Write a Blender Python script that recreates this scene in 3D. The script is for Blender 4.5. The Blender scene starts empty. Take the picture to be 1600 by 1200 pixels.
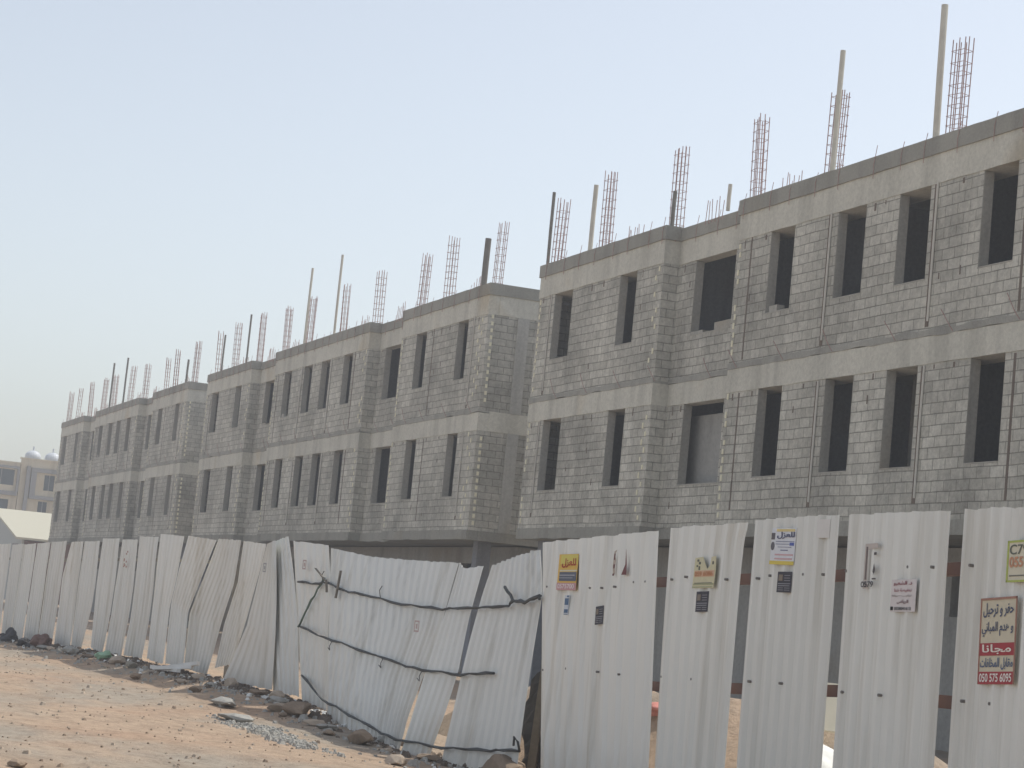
import bpy, bmesh, math, random
from mathutils import Vector, Matrix, noise
random.seed(7)
C = bpy.context.scene.collection
S = bpy.context.scene
R = math.radians
# ------------------------------------------------------------------ camera
YAW, PITCH, ROLL, FPX = 0.352584, 0.109944, 0.096307, 3402.38
EYE = 1.55
cam = bpy.data.cameras.new('camera')
cam_ob = bpy.data.objects.new('camera', cam); C.objects.link(cam_ob); S.camera = cam_ob
fw = Vector((-math.cos(YAW)*math.cos(PITCH), math.sin(YAW)*math.cos(PITCH), math.sin(PITCH)))
rt = Vector((math.sin(YAW), math.cos(YAW), 0)); up = rt.cross(fw)
r2 = rt*math.cos(ROLL)+up*math.sin(ROLL); u2 = -rt*math.sin(ROLL)+up*math.cos(ROLL)
m = Matrix((r2, u2, -fw)).transposed().to_4x4(); m.translation = (0, 0, EYE)
cam_ob.matrix_world = m
cam.sensor_width = 36; cam.sensor_fit = 'HORIZONTAL'; cam.lens = FPX/1600*36
cam.clip_start = 0.1; cam.clip_end = 6000
# ------------------------------------------------------------------ world, sun, exposure
SUN_EL, SUN_AZ = 59.0, 100.0     # azimuth of the sun, degrees counter-clockwise from +X
W = bpy.data.worlds.new('World'); S.world = W; W.use_nodes = True
nt = W.node_tree; bg = nt.nodes['Background']
sky = nt.nodes.new('ShaderNodeTexSky'); sky.sky_type = 'NISHITA'; sky.sun_disc = False
sky.sun_elevation = R(SUN_EL); sky.sun_rotation = R(90-SUN_AZ)
sky.altitude = 100; sky.air_density = 1.0; sky.dust_density = 2.0; sky.ozone_density = 1.0
hs = nt.nodes.new('ShaderNodeHueSaturation'); hs.inputs['Saturation'].default_value = .55
tint = nt.nodes.new('ShaderNodeMix'); tint.data_type = 'RGBA'; tint.blend_type = 'MULTIPLY'; tint.inputs[0].default_value = 1; tint.inputs[7].default_value = (1.0, .985, .95, 1)
nt.links.new(sky.outputs[0], hs.inputs['Color']); nt.links.new(hs.outputs[0], tint.inputs[6]); nt.links.new(tint.outputs[2], bg.inputs[0]); bg.inputs[1].default_value = 0.121
sl = bpy.data.lights.new('sun', 'SUN'); sl.energy = 2.1; sl.angle = R(0.6); sl.color = (1, .96, .87)
so = bpy.data.objects.new('sun', sl); C.objects.link(so)
sd = Vector((math.cos(R(SUN_EL))*math.cos(R(SUN_AZ)), math.cos(R(SUN_EL))*math.sin(R(SUN_AZ)), math.sin(R(SUN_EL))))
so.rotation_euler = (-sd).to_track_quat('-Z', 'Y').to_euler(); so.location = (-40, 0, 60)
S.view_settings.view_transform = 'Standard'; S.view_settings.look = 'None'; S.view_settings.gamma = 1
S.view_settings.exposure = 0.56
S.render.resolution_x = 1024; S.render.resolution_y = 768
try:
    S.cycles.volume_bounces = 0; S.cycles.max_bounces = 8
except Exception: pass

PANELS = {
'P0': (6, [[[-56.814,7.131,2.311],[-54.499,7.405,2.361]],[[-57.101,7.097,-0.179],[-54.584,7.395,-0.049]]]),
'P1': (6, [[[-54.249,7.404,2.338],[-53.193,7.529,2.365]],[[-54.285,7.4,-0.037],[-53.451,7.498,-0.009]]]),
'P2': (6, [[[-53.273,7.55,2.352],[-52.175,7.679,2.395]],[[-53.538,7.518,-0.011],[-52.423,7.65,0.047]]]),
'P3': (6, [[[-51.975,7.672,2.394],[-50.688,7.775,2.433]],[[-52.263,7.649,0.053],[-50.932,7.755,0.073]]]),
'P4': (6, [[[-50.724,7.802,2.436],[-49.259,7.919,2.475]],[[-50.824,7.794,1.211],[-49.381,7.91,1.511]],[[-50.937,7.785,0.076],[-49.566,7.895,0.129]]]),
'P5': (6, [[[-48.716,7.933,2.453],[-47.673,8.016,2.467]],[[-49.163,7.897,1.684],[-47.756,8.009,1.519]],[[-49.227,7.892,0.129],[-47.77,8.008,0.132]]]),
'P6': (6, [[[-47.711,8.043,2.47],[-46.393,8.149,2.492]],[[-47.795,8.036,1.521],[-46.352,8.152,1.529]],[[-47.816,8.035,1.033],[-46.465,8.143,1.079]],[[-47.774,8.038,0.12],[-46.952,8.104,0.149]]]),
'P7': (6, [[[-45.897,8.116,2.536],[-44.359,8.18,2.538]],[[-45.977,8.113,1.532],[-44.336,8.181,1.593]],[[-45.934,8.114,1.05],[-44.424,8.177,1.091]],[[-45.844,8.118,0.253],[-44.716,8.165,0.189]]]),
'P8': (6, [[[-44.252,8.215,2.521],[-42.896,8.271,2.523]],[[-44.392,8.209,1.556],[-42.843,8.273,1.589]],[[-44.422,8.207,0.996],[-42.935,8.269,1.008]],[[-44.677,8.197,0.194],[-43.192,8.259,0.204]]]),
'P9': (6, [[[-42.665,8.251,2.583],[-41.131,8.315,2.571]],[[-42.609,8.253,1.591],[-41.085,8.316,1.661]],[[-42.658,8.251,0.927],[-41.144,8.314,1.042]],[[-42.861,8.242,0.244],[-41.374,8.304,0.246]]]),
'P10': (6, [[[-41.115,8.346,2.635],[-39.294,8.414,2.586]],[[-41.11,8.346,1.663],[-39.529,8.405,1.859]],[[-41.099,8.346,1.107],[-39.794,8.395,1.29]],[[-41.107,8.346,0.274],[-39.811,8.394,0.236]]]),
'P11': (7, [[[-38.863,8.39,2.594],[-36.904,8.463,2.516]],[[-39.282,8.374,1.976],[-37.387,8.445,2.058]],[[-39.534,8.365,1.388],[-38.274,8.412,1.218]],[[-39.495,8.366,0.272],[-38.17,8.416,0.231]]]),
'P12': (8, [[[-36.938,8.502,2.542],[-35.482,8.556,2.522]],[[-37.411,8.484,2.061],[-35.635,8.55,1.796]],[[-38.274,8.452,1.222],[-36.206,8.529,1.084]],[[-38.296,8.451,0.261],[-36.708,8.51,0.218]]]),
'P13': (7, [[[-35.518,8.605,2.516],[-34.176,8.655,2.467]],[[-35.595,8.602,1.834],[-34.328,8.649,2.105]],[[-36.119,8.582,1.113],[-34.817,8.631,1.265]],[[-36.415,8.571,0.358],[-35.46,8.607,0.474]]]),
'P14': (6, [[[-33.489,8.501,2.451],[-33.035,8.512,2.511]],[[-33.724,8.501,2.147],[-32.824,8.528,1.958]],[[-34.266,8.508,1.148],[-32.606,8.552,1.052]],[[-35.462,8.496,0.212],[-32.521,8.57,0.231]]]),
'P15': (6, [[[-33.63,8.597,2.481],[-32.735,8.619,2.581]],[[-33.498,8.6,1.956],[-32.196,8.633,1.977]],[[-33.137,8.609,1.037],[-31.713,8.645,1.314]],[[-32.651,8.622,0.208],[-31.242,8.657,0.223]]]),
'P16': (6, [[[-32.5,8.645,2.514],[-30.673,8.691,2.45]],[[-31.882,8.661,1.406],[-30.44,8.697,2.006]],[[-31.373,8.674,0.573],[-30.103,8.706,0.735]],[[-31.137,8.68,0.11],[-29.873,8.712,-0.178]]]),
'B1': (18, [[[-30.536,8.695,2.413],[-28.574,8.744,2.297],[-26.749,8.79,2.261],[-25.256,8.828,2.243]],[[-29.993,8.615,1.457],[-27.902,8.563,1.387],[-26.311,8.604,1.363],[-25.261,8.693,1.565]],[[-29.553,8.552,0.706],[-27.521,8.418,0.676],[-26.318,8.468,0.748],[-25.339,8.553,0.873]],[[-29.268,8.513,0.233],[-27.213,8.329,0.234],[-26.166,8.363,0.256],[-25.46,8.438,0.313]],[[-29.055,8.482,-0.13],[-26.902,8.258,-0.13],[-25.99,8.282,-0.13],[-25.424,8.351,-0.13]]]),
'B2': (5, [[[-25.223,8.829,2.243],[-24.999,8.835,2.183],[-24.436,8.849,2.228]],[[-25.213,8.693,1.566],[-24.852,8.713,1.594],[-24.453,8.742,1.594]],[[-25.287,8.547,0.875],[-24.775,8.576,0.936],[-24.358,8.637,0.963]],[[-25.294,8.436,0.325],[-24.805,8.459,0.378],[-24.429,8.544,0.412]],[[-25.33,8.341,-0.13],[-24.831,8.352,-0.13],[-24.576,8.451,-0.13]]]),
'C1': (10, [[[-24.119,8.839,2.214],[-23.67,8.863,2.295],[-23.23,8.886,2.366],[-22.777,8.906,2.42]],[[-24.21,8.761,1.739],[-23.574,8.78,1.757],[-22.966,8.798,1.774],[-22.398,8.823,1.84]],[[-24.203,8.624,0.881],[-23.494,8.648,0.923],[-22.82,8.672,0.963],[-22.217,8.698,1.034]],[[-24.161,8.457,-0.165],[-23.364,8.49,-0.088],[-22.638,8.522,-0.003],[-21.954,8.553,0.083]]]),
'R1': (9, [[[-22.498,8.819,2.49],[-18.724,8.494,2.566]],[[-21.768,8.756,0.04],[-18.386,8.465,0.04]]]),
'R2': (7, [[[-18.342,8.441,2.581],[-16.45,8.278,2.595]],[[-18.308,8.438,1.843],[-16.526,8.284,2.162]],[[-18.194,8.428,0.04],[-16.518,8.284,0.04]]]),
'R3': (8, [[[-16.346,8.289,2.615],[-14.662,8.143,2.625]],[[-16.289,8.284,0.04],[-14.621,8.14,0.04]]]),
'R4': (8, [[[-14.442,8.104,2.613],[-12.814,7.964,2.611]],[[-14.371,8.099,0.04],[-12.764,7.96,0.04]]]),
'R5': (9, [[[-12.646,7.968,2.613],[-11.106,7.83,2.605]],[[-12.6,7.964,0.04],[-11.064,7.825,0.04]]]),
}
ROPES = {
'rope1': [[-31.861,8.613,1.883],[-30.876,8.636,1.882],[-30.168,8.605,1.918],[-29.632,8.611,1.827],[-28.488,8.6,1.778],[-26.7,8.609,1.693],[-25.22,8.652,1.663],[-24.091,8.697,1.706],[-23.136,8.731,1.778],[-23.004,8.744,1.84],[-22.655,8.749,1.827],[-22.28,8.77,1.901]],
'rope2': [[-31.585,8.62,1.23],[-29.858,8.546,1.13],[-27.864,8.464,1.049],[-26.379,8.456,0.961],[-25.267,8.5,0.911],[-24.08,8.574,0.936],[-23.068,8.607,1.001]],
'rope3': [[-31.158,8.63,0.525],[-29.745,8.58,0.268],[-27.236,8.234,0.217],[-26.474,8.27,0.13],[-25.458,8.31,0.049],[-24.107,8.436,0.081],[-22.645,8.484,0.168],[-21.816,8.514,0.235]],
'green': [[-30.525,8.644,1.962],[-31.072,8.632,1.624],[-31.529,8.621,1.261],[-31.585,8.62,1.23]],
'stick1': [[-29.566,8.639,2.083],[-29.545,8.6,1.693]],
'stick2': [[-30.156,8.608,1.946],[-30.005,8.594,1.764]],
'stick3': [[-30.892,8.636,2.106],[-30.174,8.606,1.927]],
'loop': [[-23.327,8.758,1.98],[-22.999,8.742,1.833],[-22.646,8.747,1.813],[-22.266,8.771,1.909],[-22.249,8.763,1.852]],
}
POST = {
'ad1': [[-21.758,8.756,2.351],[-21.1,8.699,2.348],[-21.01,8.691,1.981],[-21.709,8.751,1.973]],
'ad1b': [[-21.415,8.726,1.916],[-21.257,8.712,1.918],[-21.218,8.709,1.717],[-21.374,8.722,1.714]],
'sq1': [[-20.342,8.633,1.814],[-20.08,8.611,1.831],[-20.049,8.608,1.654],[-20.289,8.629,1.635]],
'tear1': [[-19.952,8.6,2.368],[-19.526,8.563,2.384],[-19.403,8.552,2.147],[-19.884,8.594,2.126]],
'ad2': [[-17.597,8.397,2.314],[-17.051,8.35,2.312],[-17.021,8.347,2.051],[-17.56,8.393,2.029]],
'sq2': [[-17.457,8.384,1.997],[-17.163,8.359,2.006],[-17.136,8.357,1.828],[-17.43,8.382,1.822]],
'ad3': [[-15.919,8.252,2.543],[-15.419,8.209,2.53],[-15.399,8.207,2.239],[-15.882,8.249,2.244]],
'sq3': [[-15.682,8.231,2.172],[-15.4,8.207,2.183],[-15.402,8.207,2.006],[-15.689,8.232,2.018]],
'tag3': [[-15.02,8.174,2.583],[-14.757,8.152,2.587],[-14.764,8.152,2.435],[-14.993,8.172,2.448]],
'tear4': [[-14.074,8.093,2.385],[-13.849,8.073,2.392],[-13.802,8.069,2.063],[-14.059,8.091,2.06]],
'ad4': [[-13.575,8.05,2.129],[-13.185,8.016,2.136],[-13.168,8.014,1.91],[-13.556,8.048,1.902]],
'sign5': [[-12.243,7.932,2.016],[-11.792,7.891,2.039],[-11.762,7.889,1.485],[-12.212,7.929,1.462]],
'ad5': [[-11.958,7.906,2.394],[-11.632,7.877,2.398],[-11.612,7.875,2.137],[-11.944,7.905,2.123]],
}
SCREWS = [[-22.097,8.785,2.004],[-20.587,8.655,2.005],[-20.213,8.622,2.009],[-19.815,8.588,2.025],[-19.232,8.538,2.074],[-18.891,8.508,2.082],[-21.95,8.772,1.109],[-21.134,8.702,1.16],[-20.113,8.614,1.175],[-19.441,8.556,1.182],[-18.137,8.443,2.105],[-17.778,8.412,2.13],[-16.796,8.328,2.114],[-18.166,8.446,1.219],[-17.399,8.379,1.235],[-16.143,8.271,2.128],[-15.876,8.248,2.151],[-15.195,8.189,2.164],[-14.83,8.158,2.165],[-16.138,8.271,1.282],[-15.487,8.215,1.3],[-14.36,8.117,2.191],[-13.337,8.029,2.221],[-12.977,7.998,2.221],[-14.272,8.11,1.297],[-13.649,8.056,1.31],[-12.461,7.952,2.234],[-12.44,7.95,1.341],[-12.058,7.915,1.347]]

# ------------------------------------------------------------------ helpers
def tag(o, label=None, cat=None, group=None, kind=None):
    if label: o['label'] = label
    if cat: o['category'] = cat
    if group: o['group'] = group
    if kind: o['kind'] = kind
    return o
def empty(name, loc=(0, 0, 0), rz=0):
    o = bpy.data.objects.new(name, None); C.objects.link(o); o.location = loc; o.rotation_euler = (0, 0, rz); return o
class MB:
    def __init__(s): s.v = []; s.f = []
    def quad(s, a, b, c, d):
        n = len(s.v); s.v += [a, b, c, d]; s.f.append((n, n+1, n+2, n+3))
    def box(s, x0, x1, y0, y1, z0, z1):
        n = len(s.v)
        s.v += [(x0,y0,z0),(x1,y0,z0),(x1,y1,z0),(x0,y1,z0),(x0,y0,z1),(x1,y0,z1),(x1,y1,z1),(x0,y1,z1)]
        for f in ((0,3,2,1),(4,5,6,7),(0,1,5,4),(1,2,6,5),(2,3,7,6),(3,0,4,7)): s.f.append(tuple(n+i for i in f))
        return s
    def tube(s, pts, r, n=6, r1=None, cap=True):
        pts = [Vector(p) for p in pts]; base = len(s.v); k = len(pts)
        for i, p in enumerate(pts):
            d = (pts[min(i+1, k-1)]-pts[max(i-1, 0)]).normalized()
            a = d.orthogonal().normalized() if abs(d.z) < .99 else Vector((1, 0, 0)); a = (a-d*a.dot(d)).normalized(); b = d.cross(a)
            rr = r if r1 is None else r+(r1-r)*i/max(1, k-1)
            if isinstance(r, (list, tuple)): rr = r[i]
            for j in range(n):
                t = 2*math.pi*j/n; s.v.append(tuple(p+(a*math.cos(t)+b*math.sin(t))*rr))
        for i in range(k-1):
            for j in range(n):
                s.f.append((base+i*n+j, base+i*n+(j+1) % n, base+(i+1)*n+(j+1) % n, base+(i+1)*n+j))
        if cap:
            s.f.append(tuple(base+j for j in range(n))[::-1]); s.f.append(tuple(base+(k-1)*n+j for j in range(n)))
        return s
    def wall(s, x0, x1, z0, z1, y0, y1, ops=()):
        xs = sorted({x0, x1, *[a for o in ops for a in o[:2]]}); zs = sorted({z0, z1, *[a for o in ops for a in o[2:]]})
        def hole(i, j):
            if i < 0 or j < 0 or i >= len(xs)-1 or j >= len(zs)-1: return True
            cx = (xs[i]+xs[i+1])/2; cz = (zs[j]+zs[j+1])/2
            return any(o[0] < cx < o[1] and o[2] < cz < o[3] for o in ops)
        for i in range(len(xs)-1):
            for j in range(len(zs)-1):
                if hole(i, j): continue
                a, b, c, d = xs[i], xs[i+1], zs[j], zs[j+1]
                s.quad((a,y0,c),(b,y0,c),(b,y0,d),(a,y0,d)); s.quad((b,y1,c),(a,y1,c),(a,y1,d),(b,y1,d))
                if hole(i-1, j): s.quad((a,y1,c),(a,y0,c),(a,y0,d),(a,y1,d))
                if hole(i+1, j): s.quad((b,y0,c),(b,y1,c),(b,y1,d),(b,y0,d))
                if hole(i, j-1): s.quad((a,y1,c),(b,y1,c),(b,y0,c),(a,y0,c))
                if hole(i, j+1): s.quad((a,y0,d),(b,y0,d),(b,y1,d),(a,y1,d))
        return s
    def build(s, name, mat, parent=None, smooth=False):
        me = bpy.data.meshes.new(name); me.from_pydata([tuple(v) for v in s.v], [], s.f); me.update()
        if mat: me.materials.append(mat)
        if smooth: me.polygons.foreach_set('use_smooth', [True]*len(me.polygons))
        o = bpy.data.objects.new(name, me); C.objects.link(o)
        if parent: o.parent = parent
        return o
def copy_tree(o, parent=None):
    c = o.copy(); C.objects.link(c); c.parent = parent
    for ch in [x for x in bpy.data.objects if x.parent == o]: copy_tree(ch, c)
    return c
# ------------------------------------------------------------------ materials
class NT:
    def __init__(s, name, rough=.85, spec=.25):
        s.m = bpy.data.materials.new(name); s.m.use_nodes = True; s.t = s.m.node_tree
        s.b = s.t.nodes['Principled BSDF']; s.b.inputs['Roughness'].default_value = rough
        s.b.inputs['Specular IOR Level'].default_value = spec
        s.geo = s.t.nodes.new('ShaderNodeNewGeometry'); s.pos = s.geo.outputs['Position']
    def n(s, t, **k):
        x = s.t.nodes.new(t)
        for a, b in k.items(): setattr(x, a, b)
        return x
    def l(s, a, b): s.t.links.new(a, b)
    def noise(s, scale, detail=4, rough=.6, vec=None, stretch=None):
        x = s.n('ShaderNodeTexNoise'); x.inputs['Scale'].default_value = scale; x.inputs['Detail'].default_value = detail; x.inputs['Roughness'].default_value = rough
        v = vec or s.pos
        if stretch:
            mp = s.n('ShaderNodeMapping'); mp.inputs['Scale'].default_value = stretch; s.l(v, mp.inputs[0]); v = mp.outputs[0]
        s.l(v, x.inputs['Vector']); return x.outputs['Fac']
    def ramp(s, fac, stops):
        r = s.n('ShaderNodeValToRGB'); e = r.color_ramp.elements
        while len(e) < len(stops): e.new(.5)
        for i, (p, c) in enumerate(stops): e[i].position = p; e[i].color = (*c, 1) if len(c) == 3 else c
        s.l(fac, r.inputs[0]); return r.outputs[0]
    def mix(s, a, b, fac, mode='MIX'):
        x = s.n('ShaderNodeMix', data_type='RGBA', blend_type=mode)
        for v, i in ((fac, 0), (a, 6), (b, 7)):
            if hasattr(v, 'links'): s.l(v, x.inputs[i])
            else: x.inputs[i].default_value = v if i == 0 else (*v, 1)
        return x.outputs[2]
    def math(s, op, a, b=None):
        x = s.n('ShaderNodeMath', operation=op)
        for i, v in enumerate((a, b)):
            if v is None: continue
            if hasattr(v, 'links'): s.l(v, x.inputs[i])
            else: x.inputs[i].default_value = v
        return x.outputs[0]
    def bump(s, h, strength=.4, dist=.01):
        x = s.n('ShaderNodeBump'); x.inputs['Strength'].default_value = strength; x.inputs['Distance'].default_value = dist
        s.l(h, x.inputs['Height']); s.l(x.outputs[0], s.b.inputs['Normal'])
    def col(s, c):
        if hasattr(c, 'links'): s.l(c, s.b.inputs['Base Color'])
        else: s.b.inputs['Base Color'].default_value = (*c, 1)
        return s.m
def g3(v): return (v, v, v)
def mat_block(name='concrete_block', k=1.0):
    a = NT(name, .95, .1)
    sp = a.n('ShaderNodeSeparateXYZ'); a.l(a.pos, sp.inputs[0])
    cx = a.n('ShaderNodeCombineXYZ'); 
    wob = a.math('MULTIPLY', a.math('SUBTRACT', a.noise(.8, 2), .5), .05)
    a.l(a.math('ADD', sp.outputs[0], sp.outputs[1]), cx.inputs[0]); a.l(a.math('ADD', sp.outputs[2], wob), cx.inputs[1])
    br = a.n('ShaderNodeTexBrick'); a.l(cx.outputs[0], br.inputs['Vector'])
    br.offset = .5; br.inputs['Scale'].default_value = 1; br.inputs['Brick Width'].default_value = .41; br.inputs['Row Height'].default_value = .2
    br.inputs['Mortar Size'].default_value = .011; br.inputs['Mortar Smooth'].default_value = .25; br.inputs['Bias'].default_value = -.1
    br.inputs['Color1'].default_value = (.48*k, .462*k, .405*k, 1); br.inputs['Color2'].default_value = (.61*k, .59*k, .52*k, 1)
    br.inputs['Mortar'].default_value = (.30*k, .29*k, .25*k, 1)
    stain = a.ramp(a.noise(.4, 7, .7), [(.3, g3(.62)), (.5, g3(.98)), (.72, g3(1.18))])
    c = a.mix(br.outputs['Color'], stain, 1.0, 'MULTIPLY')
    streak = a.ramp(a.noise(1.2, 5, .6, stretch=(1, 1, .12)), [(.35, g3(.8)), (.55, g3(1.03))])
    c = a.mix(c, streak, .8, 'MULTIPLY')
    fine = a.ramp(a.noise(9, 6, .8), [(.3, g3(.66)), (.7, g3(1.25))]); c = a.mix(c, fine, .8, 'MULTIPLY')
    smear = a.ramp(a.noise(2.4, 6, .75, stretch=(.5, .5, 1.4)), [(.6, g3(0)), (.72, g3(1))])
    c = a.mix(c, (.62*k, .60*k, .54*k), a.math('MULTIPLY', smear, .4))
    rust = a.ramp(a.noise(.9, 4, .6, stretch=(1, 1, .35)), [(.66, g3(0)), (.8, g3(1))])
    c = a.mix(c, (.30, .235, .18), a.math('MULTIPLY', rust, .22))
    h = a.math('ADD', a.math('MULTIPLY', br.outputs['Fac'], -1.0), a.math('MULTIPLY', a.noise(30, 4), .5))
    a.bump(h, .7, .012)
    return a.col(c)
def mat_concrete(name, base, var=.2, grain=14, board=False):
    a = NT(name, .9, .15)
    c = a.mix(tuple(x*(1-var) for x in base), tuple(min(1, x*(1+var)) for x in base), a.noise(.7, 7, .65))
    c = a.mix(c, a.ramp(a.noise(grain, 4, .7), [(.3, g3(.85)), (.7, g3(1.1))]), 1.0, 'MULTIPLY')
    c = a.mix(c, a.ramp(a.noise(1.6, 5, .6, stretch=(1, 1, .1)), [(.33, g3(.72)), (.52, g3(1))]), .7, 'MULTIPLY')
    c = a.mix(c, a.ramp(a.noise(.35, 3, .5), [(.62, g3(1)), (.72, (.86, .8, .72))]), 1.0, 'MULTIPLY')
    a.bump(a.noise(grain*2, 5), .35, .01)
    return a.col(c)
def mat_plain(name, c, rough=.8, var=.12, scale=6, spec=.25, metal=0):
    a = NT(name, rough, spec); a.b.inputs['Metallic'].default_value = metal
    f = a.noise(scale, 4)
    return a.col(a.mix(tuple(x*(1-var) for x in c), tuple(min(1, x*(1+var)) for x in c), f))
def mat_sheet():
    a = NT('painted_steel_sheet', .36, .45)
    c = a.mix((.70, .70, .66), (.80, .80, .755), a.noise(.9, 5, .6))
    c = a.mix(c, a.ramp(a.noise(3.0, 5, .65, stretch=(1, 1, .06)), [(.3, (.70, .67, .62)), (.5, g3(1))]), .8, 'MULTIPLY')
    sp = a.n('ShaderNodeSeparateXYZ'); a.l(a.pos, sp.inputs[0])
    dust = a.math('MULTIPLY', a.ramp(a.math('ADD', sp.outputs[2], a.math('MULTIPLY', a.noise(2.5, 4), .5)), [(.2, g3(1)), (.75, g3(0))]), .35)
    c = a.mix(c, (.46, .41, .34), dust)
    c = a.mix(c, (.42, .30, .2), a.math('MULTIPLY', a.ramp(a.noise(7, 5, .7, stretch=(1, 1, .4)), [(.72, g3(0)), (.8, g3(1))]), .25))
    rel = a.n('ShaderNodeObjectInfo'); c = a.mix(c, a.ramp(rel.outputs['Random'], [(0, g3(.93)), (1, g3(1.05))]), 1.0, 'MULTIPLY')
    a.bump(a.noise(5, 3), .12, .02)
    return a.col(c)
def mat_ground():
    a = NT('sandy_ground', 1, .05)
    c = a.mix((.40, .295, .215), (.48, .37, .275), a.noise(.5, 6, .65))
    c = a.mix(c, (.35, .315, .265), a.ramp(a.noise(.16, 5, .6, stretch=(1, 1.8, 1)), [(.46, g3(0)), (.6, g3(.8))]))
    c = a.mix(c, (.40, .255, .175), a.math('MULTIPLY', a.ramp(a.noise(.3, 4, .6), [(.52, g3(0)), (.68, g3(1))]), .35))
    c = a.mix(c, a.ramp(a.noise(4, 8, .75), [(.3, g3(.66)), (.5, g3(1)), (.75, g3(1.18))]), 1.0, 'MULTIPLY')
    c = a.mix(c, (.30, .235, .18), a.math('MULTIPLY', a.ramp(a.noise(.9, 7, .7, stretch=(.5, 1.6, 1)), [(.52, g3(0)), (.64, g3(1))]), .5))
    vo = a.n('ShaderNodeTexVoronoi'); vo.inputs['Scale'].default_value = 5; a.l(a.pos, vo.inputs['Vector'])
    c = a.mix(c, (.25, .2, .16), a.math('MULTIPLY', a.ramp(vo.outputs['Distance'], [(.08, g3(1)), (.16, g3(0))]), .6))
    a.bump(a.math('ADD', a.noise(3, 8, .7), a.math('MULTIPLY', a.noise(18, 6, .7), .5)), .8, .08)
    return a.col(c)
M = dict(
 block=mat_block(), block2=mat_block('side_wall_block', .9), inblock=mat_block('soot_grey_block', .5), gfwall=mat_concrete('unrendered_wall', (.36, .355, .335), .18, 10), inner=mat_concrete('dark_inner_render', (.24, .255, .285), .12),  # inblock and inner carry the shade of unlit interiors in their base colour
 beam=mat_concrete('cast_concrete_beam', (.62, .60, .52), .2),
 slab=mat_concrete('rough_slab_edge', (.34, .33, .29), .3, 20),
 column=mat_concrete('cast_column', (.48, .47, .43), .15),
 stain=mat_concrete('cement_slurry', (.38, .37, .33), .3, 25),
 lining=mat_concrete('mortar_lining', (.42, .405, .36), .2),
 spacer=mat_plain('cream_spacer', (.78, .74, .56)), pipe=mat_plain('white_conduit', (.62, .60, .54)),
 rustmud=mat_plain('rusty_joint', (.17, .135, .11), .9, .4, 9),
 rebar=mat_plain('rusty_rebar', (.40, .25, .225), .7, .4, 12), pole=mat_plain('pale_pole', (.60, .57, .49), .6, .2, 5),
 dpole=mat_plain('dark_post', (.20, .19, .17), .8, .3, 5),
 sheet=mat_sheet(), ground=mat_ground(), screw=mat_plain('screw_steel', (.2, .19, .18), .5),
 rail=mat_plain('red_oxide_steel', (.10, .05, .042), .6, .3, 5), rope=mat_plain('dark_cord', (.09, .095, .095), .8, .4, 20),
 wood=mat_plain('grey_wood', (.19, .17, .14), .9, .35, 15), green=mat_plain('green_cord', (.16, .22, .18), .8, .3, 20),
 stone=mat_concrete('pale_stone', (.46, .38, .30), .2, 8), dstone=mat_concrete('brown_stone', (.30, .23, .17), .25, 8), gstone=mat_concrete('grey_rubble', (.38, .37, .34), .2, 10),
 sack=mat_plain('woven_sack', (.74, .74, .70), .8, .1), cream=mat_plain('cream_board', (.80, .76, .62), .8, .06), red=mat_plain('faded_red_cloth', (.62, .26, .22), .9, .2),
 beige=mat_concrete('beige_render', (.62, .54, .42), .08), hgrey=mat_concrete('grey_render', (.33, .32, .32), .08), glass=mat_plain('dark_glass', (.06, .075, .09), .15, .1, 2, .6),
 white=mat_plain('white_tank', (.60, .63, .67), .4, .05), roofw=mat_plain('cream_roof_sheet', (.52, .495, .39), .6, .05, 2), gable=mat_plain('gable_sheet', (.42, .45, .44), .6, .06),
 dark=mat_plain('dark_shade_cloth', (.07, .07, .075), .9, .3), clod=mat_plain('dark_clods', (.15, .12, .095), .95, .5, 3), tarp=mat_plain('rust_and_shade_brown', (.17, .10, .08), .7, .4, 8), plastic=mat_plain('green_plastic', (.30, .48, .32), .6, .1), wplastic=mat_plain('white_plastic', (.75, .75, .72), .6, .1),
)
# ------------------------------------------------------------------ ground
def gz(x, y):
    h = .05*(noise.noise(Vector((x*.35, y*.35, 0))))+.03*noise.noise(Vector((x*1.1, y*1.7, 3)))+.012*noise.noise(Vector((x*3.7, y*4.1, 7)))+.02
    b = math.exp(-((y-8.6)/1.3)**2) if y < 8.6 else math.exp(-((y-8.6)/4)**2)
    w = max(0, min(1, (x+56)/10)); w2 = max(0, min(1, (-27-x)/6)); w = w*w*(3-2*w); w2 = w2*w2*(3-2*w2)
    h += .19*b*w*w2
    h -= .13*math.exp(-((x+23.5)/3.2)**2)*math.exp(-((y-8.4)/1.3)**2)
    h -= .1*max(0, min(1, (-50-x)/8))*b
    return h*(1 if -90 < x < 20 and -20 < y < 20 else .3)
def axis(a, b, f0, f1, fine, grow=1.35):
    pts = []; t = f0
    while t < f1: pts.append(t); t += fine
    st = fine; t = f1
    while t < b: pts.append(t); st *= grow; t += st
    pts.append(b); st = fine; t = f0; 
    while t > a: st *= grow; t -= st; pts.append(max(t, a))
    return sorted(set(pts))
gx = axis(-1800, 1500, -62, -8, .16); gy = axis(-1500, 1800, 0, 13, .14)
mb = MB()
for y in gy:
    for x in gx: mb.v.append((x, y, gz(x, y)))
n = len(gx)
for j in range(len(gy)-1):
    for i in range(n-1): mb.f.append((j*n+i, j*n+i+1, (j+1)*n+i+1, (j+1)*n+i))
tag(mb.build('ground', M['ground'], smooth=True), kind='structure')
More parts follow.
